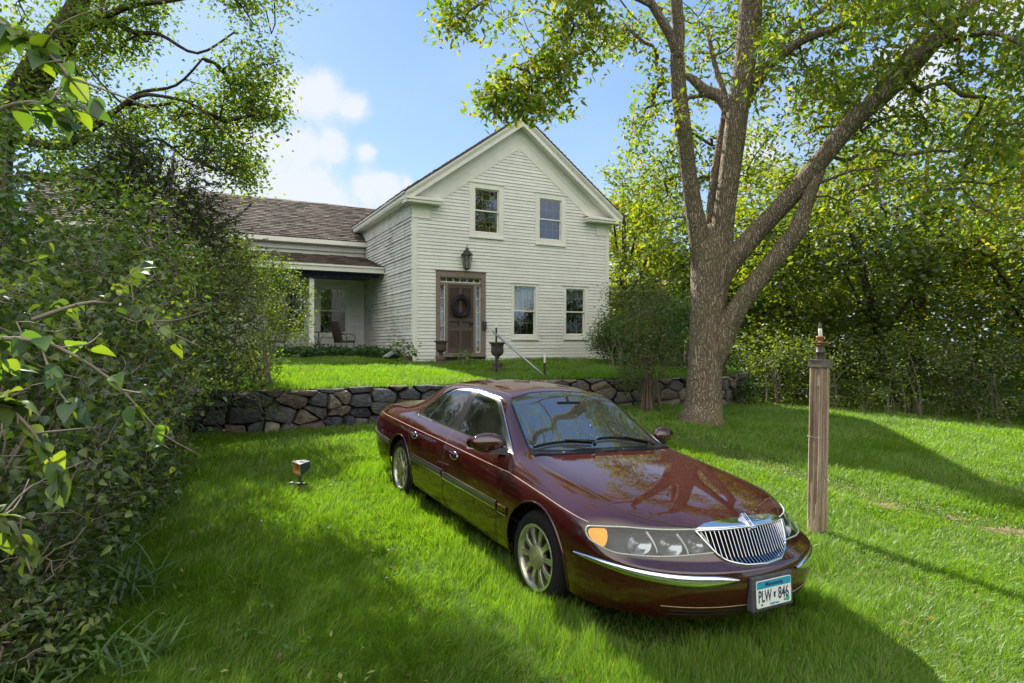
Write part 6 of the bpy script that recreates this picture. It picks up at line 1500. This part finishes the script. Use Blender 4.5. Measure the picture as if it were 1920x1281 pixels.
# clover and broad-leaved weeds in the lawn
rng = np.random.default_rng(55); cs = []
for k in range(130):
    d = 2.6 * (12 / 2.6) ** rng.random(); a = rng.uniform(R_(-38), R_(42)); cs.append((math.sin(a) * d, math.cos(a) * d))
for k in range(60): t_ = rng.random(); i = rng.integers(0, 4); q = BARE[i] * (1 - t_) + BARE[i + 1] * t_; cs.append((q[0] + rng.normal(0, .25), q[1] + rng.normal(0, .25)))
cs = np.array(cs); C = np.repeat(cs, 12, 0) + rng.normal(0, .07, (len(cs) * 12, 2)); P = np.stack([C[:, 0], C[:, 1], gz(C[:, 0], C[:, 1]) + rng.uniform(.03, .085, len(C))], 1); n = len(P)
tag(leaves(rng, P, rng.uniform(.025, .055, n), rng.uniform(.018, .03, n), 'lawn_weeds', M_grass, None, [(.08, .16, .02), (.06, .13, .02), (.12, .19, .03)], down=-.1, tilt=.4), 'small broad-leaved weeds scattered through the lawn', 'weeds', kind='stuff')
rng = np.random.default_rng(66); n = 420; d = 2.6 * (13 / 2.6) ** rng.random(n); a = rng.uniform(R_(-40), R_(44), n); x, y = np.sin(a) * d, np.cos(a) * d; P = np.stack([x, y, gz(x, y) + rng.uniform(.03, .09, n)], 1)
tag(leaves(rng, P, rng.uniform(.03, .06, n), rng.uniform(.018, .032, n), 'fallen_leaves', M_grass, None, [(.30, .24, .05), (.22, .15, .06), (.26, .26, .06), (.16, .11, .05)], down=0, tilt=.5), 'small yellow and brown leaves fallen on the lawn', 'leaves', kind='stuff')
# bare dirt showing where the grass is worn
t = NT('dry_dirt'); n1 = t.tex(14, 6, .7); n2 = t.tex(60, 4, .7); M_dirt = t.surf(t.bsdf(t.mix(t.ramp(n1, .35, .65), (.14, .10, .06), (.30, .22, .16)), .95, bump=n2, bd=.01, spec=.1))
b = MB(); rng_ = random.Random(12)
for cx, cy_, rx in ((4.38, 7.2, .16), (4.95, 6.85, .09), (5.25, 6.45, .18), (5.45, 6.2, .12)):
    ring = []
    for k in range(22):
        a = 2 * math.pi * k / 22; r = rx * (1 + .9 * noise.noise(Vector((cx * 3 + math.cos(a) * 2.2, cy_ + math.sin(a) * 2.2, 0)))); x, y = cx + math.cos(a) * r * 1.5, cy_ + math.sin(a) * r * .8; ring.append((x, y, float(gz(x, y)) + .006))
    c0 = (cx, cy_, float(gz(cx, cy_)) + .012); mid = [((x + cx) / 2, (y + cy_) / 2, float(gz(x, y)) + .010 + rng_.uniform(-.006, .006)) for x, y, z in ring]
    n0 = 22; b.mesh(ring + mid + [c0], [(k, (k + 1) % n0, n0 + (k + 1) % n0, n0 + k) for k in range(n0)] + [(n0 + k, n0 + (k + 1) % n0, 2 * n0) for k in range(n0)], sm=True)
tag(b.build('dirt_patches', M_dirt), 'worn patches of bare dry dirt in a line across the lawn', 'dirt', kind='structure')
# ================================================================== small things
def hw(u, w, z): return HM @ Vector((u, w, hz(z)))
HR = math.atan2(.4644, .8856)
# wall lantern over the door
ln = empty('wall_lantern', hw(1.59, -.14, 3.93)); ln.rotation_euler = (0, 0, HR)
tag(ln, 'black metal coach lantern mounted above the front door', 'lantern')
b = MB()
for zz, r in ((0, .085), (.40, .155)):
    b.tube([(r * math.cos(a), r * math.sin(a), zz + .03) for a in [R_(60 * k + 30) for k in range(6)]], .011, 6, closed=True)
for k in range(6):
    a = R_(60 * k + 30); b.tube([(.085 * math.cos(a), .085 * math.sin(a), .03), (.155 * math.cos(a), .155 * math.sin(a), .43)], .009, 6)
b.lathe([(.001, 0.0), (.03, .0), (.08, .018), (.085, .03)], 6); b.build('cage', M_blackm, ln)
b = MB(); b.lathe([(.180, .425), (.175, .445), (.12, .50), (.075, .56), (.05, .60), (.055, .615), (.03, .64), (.012, .66), (.001, .665)], 12); 
b.tube([(.028 * math.cos(a), 0, .70 + .028 * math.sin(a)) for a in [i * math.pi / 6 for i in range(12)]], .006, 6, closed=True); b.build('hood', M_blackm, ln)
b = MB(); b.lathe([(.080, .03), (.148, .43)], 6, sm=False); b.build('lamp_glass', lens_glass('lantern_glass', (.80, .82, .74), .1, haze=.25, f0=1.5), ln)
b = MB(); b.lathe([(.018, .03), (.018, .18), (.012, .19), (.018, .22), (.010, .26), (.001, .28)], 10); b.build('bulb', simple('bulb_white', (.7, .68, .6), .4), ln)
b = MB(); b.tube([(0, .13, .33), (0, .02, .36), (0, 0, .43)], .012, 6); b.box((-.05, .11, .22), (.05, .138, .44)); b.build('bracket', M_blackm, ln)
# wreath
wr = MB(); rng = random.Random(3); cen = (1.45, -.035, 2.88)
wr.tube([(.235 * math.cos(a), 0, .27 * math.sin(a)) for a in [i * math.pi / 14 for i in range(28)]], .045, 8, closed=True)
for k in range(110):
    a0 = rng.uniform(0, 2 * math.pi); sp = rng.uniform(.8, 1.8); r0 = .235 + rng.uniform(-.05, .05); pts = []
    for q in range(7):
        a = a0 + sp * q / 6; r = r0 + .02 * math.sin(q * 1.3 + k); pts.append((r * math.cos(a), -.02 + rng.uniform(-.035, .03), 1.15 * r * math.sin(a)))
    wr.tube(pts, .009, 4)
wo_ = wr.build('door_wreath', simple('dry_twig', (.020, .018, .024), .8, var=.4, scale=30)); wo_.matrix_world = Matrix.Translation(hw(*cen)) @ Matrix.Rotation(HR, 4, 'Z')
tag(wo_, 'dark twig wreath hanging on the brown front door', 'wreath')
# letter box
mb_ = empty('mailbox', hw(2.19, -.036, 2.18)); mb_.rotation_euler = (0, 0, HR); tag(mb_, 'small dark mailbox fixed to the right casing of the door', 'mailbox')
b = MB(); b.box((-.05, -.08, 0), (.05, 0, .22)); b.build('box', simple('slate_metal', (.03, .04, .055), .4), mb_, bevel=.008)
b = MB(); b.hexa([(-.056, -.09, .215), (.056, -.09, .215), (.056, 0, .26), (-.056, 0, .26), (-.056, -.09, .225), (.056, -.09, .225), (.056, 0, .27), (-.056, 0, .27)]); b.build('lid', simple('slate_metal_lid', (.06, .065, .07), .3), mb_)
# urns
def urn(x, y, s, label):
    z = float(tz(x, y)); e = empty('garden_urn', (x, y, z - .03)); tag(e, label, 'urn', 'cast iron urns beside the front door')
    b = MB(); b.box((-.17, -.17, 0), (.17, .17, .10)); b.lathe([(.17, .10), (.165, .16), (.12, .20), (.16, .24), (.14, .28), (.09, .31)], 20); b.build('pedestal', M_iron, e)
    b = MB(); b.lathe([(.09, .31), (.055, .34), (.045, .38), (.07, .42), (.055, .45), (.11, .48), (.165, .54), (.175, .60), (.165, .70), (.175, .78), (.235, .82), (.24, .84), (.20, .845), (.15, .80), (.001, .78)], 24); b.build('bowl', M_iron, e)
    e.scale = (s, s, s); e.rotation_euler = (0, 0, HR)
_cam = lambda px, d: ((px - 960) / F_PX * d)
urn(-1.92, 16.6, .84, 'rusty cast iron urn standing left of the front door')
urn(-.36, 15.0, .90, 'rusty cast iron urn standing right of the door behind the rail post')
# handrail over the steps
hr = empty('handrail', (-.37, 14.4, float(tz(-.37, 14.4)))); tag(hr, 'galvanized pipe handrail sloping down on two dark stakes with white tips', 'handrail')
hz0 = hr.location.z
b = MB(); b.tube([(-.09, .0, 2.08 - hz0), (1.30, -.75, .88 - hz0)], .027, 10); b.build('rail', simple('galvanized_pipe', (.36, .37, .37), .45, metal=.5), hr)
M_stk = simple('stake_green_black', (.012, .018, .014), .5); M_tip = simple('stake_white', (.75, .75, .72), .5)
for (x, y, zt_) in ((0, .03, 2.36), (1.10, -.68, 1.56)):
    b = MB(); g = float(tz(-.37 + x, 14.4 + y)) - hz0 - .2; zt2 = zt_ - hz0; b.box((x - .021, y - .02, g), (x + .021, y + .02, zt2 - .20)); st = b.build('stake', M_stk, hr)
    b = MB(); b.box((x - .019, y - .018, zt2 - .20), (x + .019, y + .018, zt2)); b.build('tip', M_tip, st)
# old lamp post
lx, ly = 3.02, 6.08; lz = float(gz(lx, ly))
lp_ = empty('lamp_post', (lx, ly, lz)); tag(lp_, 'weathered wooden post with a broken lantern base and bare candle bulb on top', 'lamp post')
lp_.rotation_euler = (R_(.6), R_(.8), R_(24))
def old_wood():
    t = NT('weathered_wood'); g = t.tex(16, 7, .75, stretch=(1, 1, .055)); f = t.tex(70, 4, .7, stretch=(1, 1, .05)); n = t.tex(4, 4)
    c = t.mix(t.ramp(g, .34, .66), (.17, .12, .085), (.56, .44, .34)); c = t.mix(t.ramp(f, .60, .70, 0, .6), c, (.04, .028, .02)); c = t.mix(t.ramp(n, .5, .7, 0, .35), c, (.32, .28, .24))
    a = t.n('ShaderNodeMath', operation='ADD'); t.l(g, a.inputs[0]); t.l(f, a.inputs[1])
    return t.surf(t.bsdf(c, .88, bump=a.outputs[0], bd=.022, spec=.2))
bm = bmesh.new(); H = 1.74
bmesh.ops.create_grid(bm, x_segments=1, y_segments=1, size=.001); bm.clear()
ring0 = None; rng = random.Random(5); hw_ = .066; nseg = 9; groove = {}
for L_ in range(46):
    z = -.1 + (H + .1) * L_ / 45; pts = []
    for s_ in range(4):
        a = R_(90 * s_)
        for k in range(nseg):
            t_ = -1 + 2 * k / nseg; ch = .90
            x, y = hw_, t_ * hw_
            if abs(t_) > ch: x -= .006
            key = (s_, k); dpt = groove.setdefault(key, 0); 
            if rng.random() < .06 and k > 1: groove[key] = rng.choice([0, 0, 0, .004, .010, .016])
            x -= groove[key] + .002 * noise.noise(Vector((s_ * 7 + k, z * 3, 0)))
            pts.append(Vector((x * math.cos(a) - y * math.sin(a), x * math.sin(a) + y * math.cos(a), z)))
    ring = [bm.verts.new(p) for p in pts]
    if ring0:
        for k in range(len(ring)): bm.faces.new((ring0[k], ring0[(k + 1) % len(ring)], ring[(k + 1) % len(ring)], ring[k]))
    ring0 = ring
bm.faces.new(ring0)
me = bpy.data.meshes.new('post'); bm.to_mesh(me); bm.free(); me.materials.append(old_wood()); o = bpy.data.objects.new('post', me); COL.objects.link(o); o.parent = lp_
b = MB(); zc = H; b.box((-.077, -.077, zc - .07), (.077, .077, zc - .004)); b.box((-.083, -.083, zc - .004), (.083, .083, zc + .004)); b.build('post_cap', simple('tarnished_metal', (.15, .13, .11), .55, var=.4, scale=25, metal=.4), lp_)
M_rust = simple('rust_brown_metal', (.24, .12, .07), .75, var=.45, scale=30, bd=.003)
b = MB(); b.lathe([(.045, zc + .004), (.043, zc + .03), (.040, zc + .08), (.046, zc + .085), (.046, zc + .095), (.040, zc + .10), (.042, zc + .145), (.036, zc + .155)], 20); b.build('collar', simple('grey_pipe', (.06, .055, .05), .5, metal=.4), lp_)
b = MB(); b.lathe([(.038, zc + .150), (.055, zc + .170), (.075, zc + .190), (.088, zc + .198), (.090, zc + .205), (.03, zc + .207), (.016, zc + .215), (.018, zc + .235), (.038, zc + .250), (.045, zc + .256), (.046, zc + .275), (.03, zc + .277), (.012, zc + .275)], 20)
b.hexa([(.05, -.03, zc + .165), (.10, -.03, zc + .185), (.10, .03, zc + .185), (.05, .03, zc + .165), (.05, -.03, zc + .172), (.105, -.03, zc + .20), (.105, .03, zc + .20), (.05, .03, zc + .172)]); b.tube([(-.05, -.05, zc + .17), (-.13, -.06, zc + .178)], .006, 5); b.build('rusted_plate', M_rust, lp_)
b = MB(); Mt = Matrix.Translation((-.002, -.004, zc + .275)) @ Matrix.Rotation(R_(-7), 4, 'Y'); b.lathe([(.019, 0), (.019, .085), (.014, .088), (.014, .085)], 14, M=Mt); b.build('candle_sleeve', simple('candle_white', (.62, .60, .56), .5, var=.2), lp_)
b = MB(); b.lathe([(.012, .086), (.018, .105), (.017, .125), (.008, .148), (.001, .162)], 14, M=Mt); b.build('bulb', lens_glass('clear_bulb', (.85, .87, .85), .03, haze=.12), lp_)
b = MB(); 
for zz in (.985,): b.tube([(.073 * sx, .073 * sy, zz + .004 * sx) for sx, sy in ((-1, -1), (1, -1), (1, 1), (-1, 1))], .0022, 4, closed=True)
b.build('wire_wrap', M_alloy, lp_)
for o in lp_.children:
    if o.name.split('.')[0] in ('collar', 'rusted_plate', 'candle_sleeve', 'bulb'): o.scale = (.9, .9, .86); o.location = (0, 0, zc * .14)
# garden spot light
sx_, sy_ = -2.33, 6.75; sz = float(gz(sx_, sy_))
sp = empty('garden_spotlight', (sx_, sy_, sz)); tag(sp, 'small square landscape spotlight with a brass-coloured front on a black stake in the grass', 'spotlight'); sp.rotation_euler = (0, 0, R_(-8))
M_brz = simple('dark_blue_grey_metal', (.035, .042, .055), .45)
b = MB(); b.lathe([(.013, -.06), (.018, .0), (.040, .02), (.045, .045), (.024, .06), (.017, .10), (.019, .135), (.012, .14), (.012, .19)], 12); b.build('stake', M_brz, sp)
b = MB(); b.hexa([(-.07, -.05, .055), (.07, -.05, .055), (.05, .05, .03), (-.05, .05, .03), (-.085, -.06, .085), (.085, -.06, .085), (.06, .06, .06), (-.06, .06, .06)]); b.tube([(-.13, -.02, .05), (-.06, -.01, .062)], .028, 8); b.build('base_plate', M_brz, sp, bevel=.006)
Mh = Matrix.Translation((.0, 0, .245)) @ Matrix.Rotation(R_(-28), 4, 'Z') @ Matrix.Rotation(R_(12), 4, 'X') @ Matrix.Rotation(R_(9), 4, 'Y')
hd_ = empty('lamp_head', (0, 0, 0)); hd_.parent = sp
b = MB(); a_, f_ = .040, .070
back = [Mh @ Vector(p) for p in ((-a_, .10, -a_), (a_, .10, -a_), (a_, .10, a_), (-a_, .10, a_))]; frn = [Mh @ Vector(p) for p in ((-f_, -.05, -f_), (f_, -.05, -f_), (f_, -.05, f_), (-f_, -.05, f_))]
inn = [Mh @ Vector(p) for p in ((-f_ * .80, -.051, -f_ * .80), (f_ * .80, -.051, -f_ * .80), (f_ * .80, -.051, f_ * .80), (-f_ * .80, -.051, f_ * .80))]; dp = [Mh @ Vector(p) for p in ((-a_ * .9, .03, -a_ * .9), (a_ * .9, .03, -a_ * .9), (a_ * .9, .03, a_ * .9), (-a_ * .9, .03, a_ * .9))]
b.mesh(back + frn, [(3, 2, 1, 0), (0, 1, 5, 4), (1, 2, 6, 5), (2, 3, 7, 6), (3, 0, 4, 7)]); b.build('housing', M_brz, hd_)
b = MB(); b.mesh(frn + inn + dp, [(0, 1, 5, 4), (1, 2, 6, 5), (2, 3, 7, 6), (3, 0, 4, 7), (4, 5, 9, 8), (5, 6, 10, 9), (6, 7, 11, 10), (7, 4, 8, 11), (8, 9, 10, 11)]); b.build('reflector', simple('brass_reflector', (.70, .42, .16), .35, metal=.15, var=.1), hd_)
b = MB(); b.box((-.02, .0, -.03), (.02, .012, .03), M=Mh @ Matrix.Translation((.01, .01, 0))); b.build('led_plate', simple('pale_plate', (.75, .65, .5), .5), hd_)
# porch furniture
M_wick = simple('brown_wicker', (.075, .055, .035), .8, var=.5, scale=60, bd=.004)
def chair(u, w, rot, label):
    e = empty('porch_chair', hw(u, w, 1.43)); e.rotation_euler = (0, 0, HR + R_(rot)); tag(e, label, 'chair', 'chairs on the porch')
    for x, y in ((-.24, -.22), (.24, -.22), (-.23, .22), (.23, .22)):
        b = MB(); b.tube([(x * 1.15, y * 1.15, 0), (x, y, .38)], .012, 6); b.build('leg', M_blackm, e)
    b = MB(); b.hexa([(-.28, -.27, .37), (.28, -.27, .37), (.26, .25, .36), (-.26, .25, .36), (-.28, -.27, .45), (.28, -.27, .45), (.26, .25, .43), (-.26, .25, .43)]); b.build('seat', M_wick, e, bevel=.02)
    b = MB(); rows = []
    for k in range(8):
        t_ = k / 7; z = .40 + .66 * t_; yy = .25 + .16 * t_; wv = .28 + .035 * math.sin(t_ * 3.0)
        rows.append([(x * wv, yy - .05 * x * x * 1.2 + .0, z + (.02 if k == 7 else 0) * (1 - abs(x))) for x in (-1, -.5, 0, .5, 1)])
    V = [p for r in rows for p in r]; n = len(V); V += [(x, y + .035, z) for x, y, z in V]; F = []
    for k in range(7):
        for q in range(4): a = k * 5 + q; F.append((a, a + 1, a + 6, a + 5)); F.append((a + n, a + 5 + n, a + 6 + n, a + 1 + n))
    for k in range(7): a = k * 5; F.append((a, a + 5, a + 5 + n, a + n)); a += 4; F.append((a, a + n, a + 5 + n, a + 5))
    for q in range(4): a = 35 + q; F.append((a, a + 1, a + 1 + n, a + n))
    b.mesh(V, F, sm=False); b.build('backrest', M_wick, e)
    for s_ in (-1, 1):
        b = MB(); b.tube([(s_ * .29, -.25, .45), (s_ * .30, -.24, .62), (s_ * .30, .0, .66), (s_ * .28, .30, .68)], .015, 6); b.build('armrest', M_wick, e)
chair(-.95, 4.45, 105, 'brown wicker chair on the porch nearest the inner corner')
chair(-3.1, 4.4, -95, 'brown wicker chair half hidden by the shrub on the porch')
tb = empty('bistro_table', hw(-1.85, 4.1, 1.43)); tag(tb, 'small round black iron table on the porch between the chairs', 'table')
b = MB(); b.lathe([(.001, .70), (.30, .70), (.31, .71), (.30, .725), (.001, .725)], 24); b.build('tabletop', M_blackm, tb)
b = MB()
b.tube([(0, 0, .28), (0, 0, .70)], .015, 8); b.build('pedestal', M_blackm, tb)
for k in range(4):
    a = R_(90 * k + 20); c_, s_ = math.cos(a), math.sin(a); b = MB(); b.tube([(.26 * c_, .26 * s_, 0), (.20 * c_, .20 * s_, .15), (.03 * c_, .03 * s_, .30), (.05 * c_, .05 * s_, .45), (.18 * c_, .18 * s_, .62)], .010, 6); b.build('leg', M_blackm, tb)
# plank lying by the corner
b = MB(); b.box((-.09, -.45, 0), (.09, .45, .03)); b.box((-.06, -.5, .031), (.06, .4, .055)); pk = b.build('wooden_plank', simple('grey_board', (.24, .24, .24), .8, var=.2, scale=8)); pk.matrix_world = Matrix.Translation(hw(-.42, .75, 1.47)) @ Matrix.Rotation(HR + R_(-38), 4, 'Z') @ Matrix.Rotation(R_(12), 4, 'X')
tag(pk, 'grey weathered boards lying against the dark house foundation', 'plank')
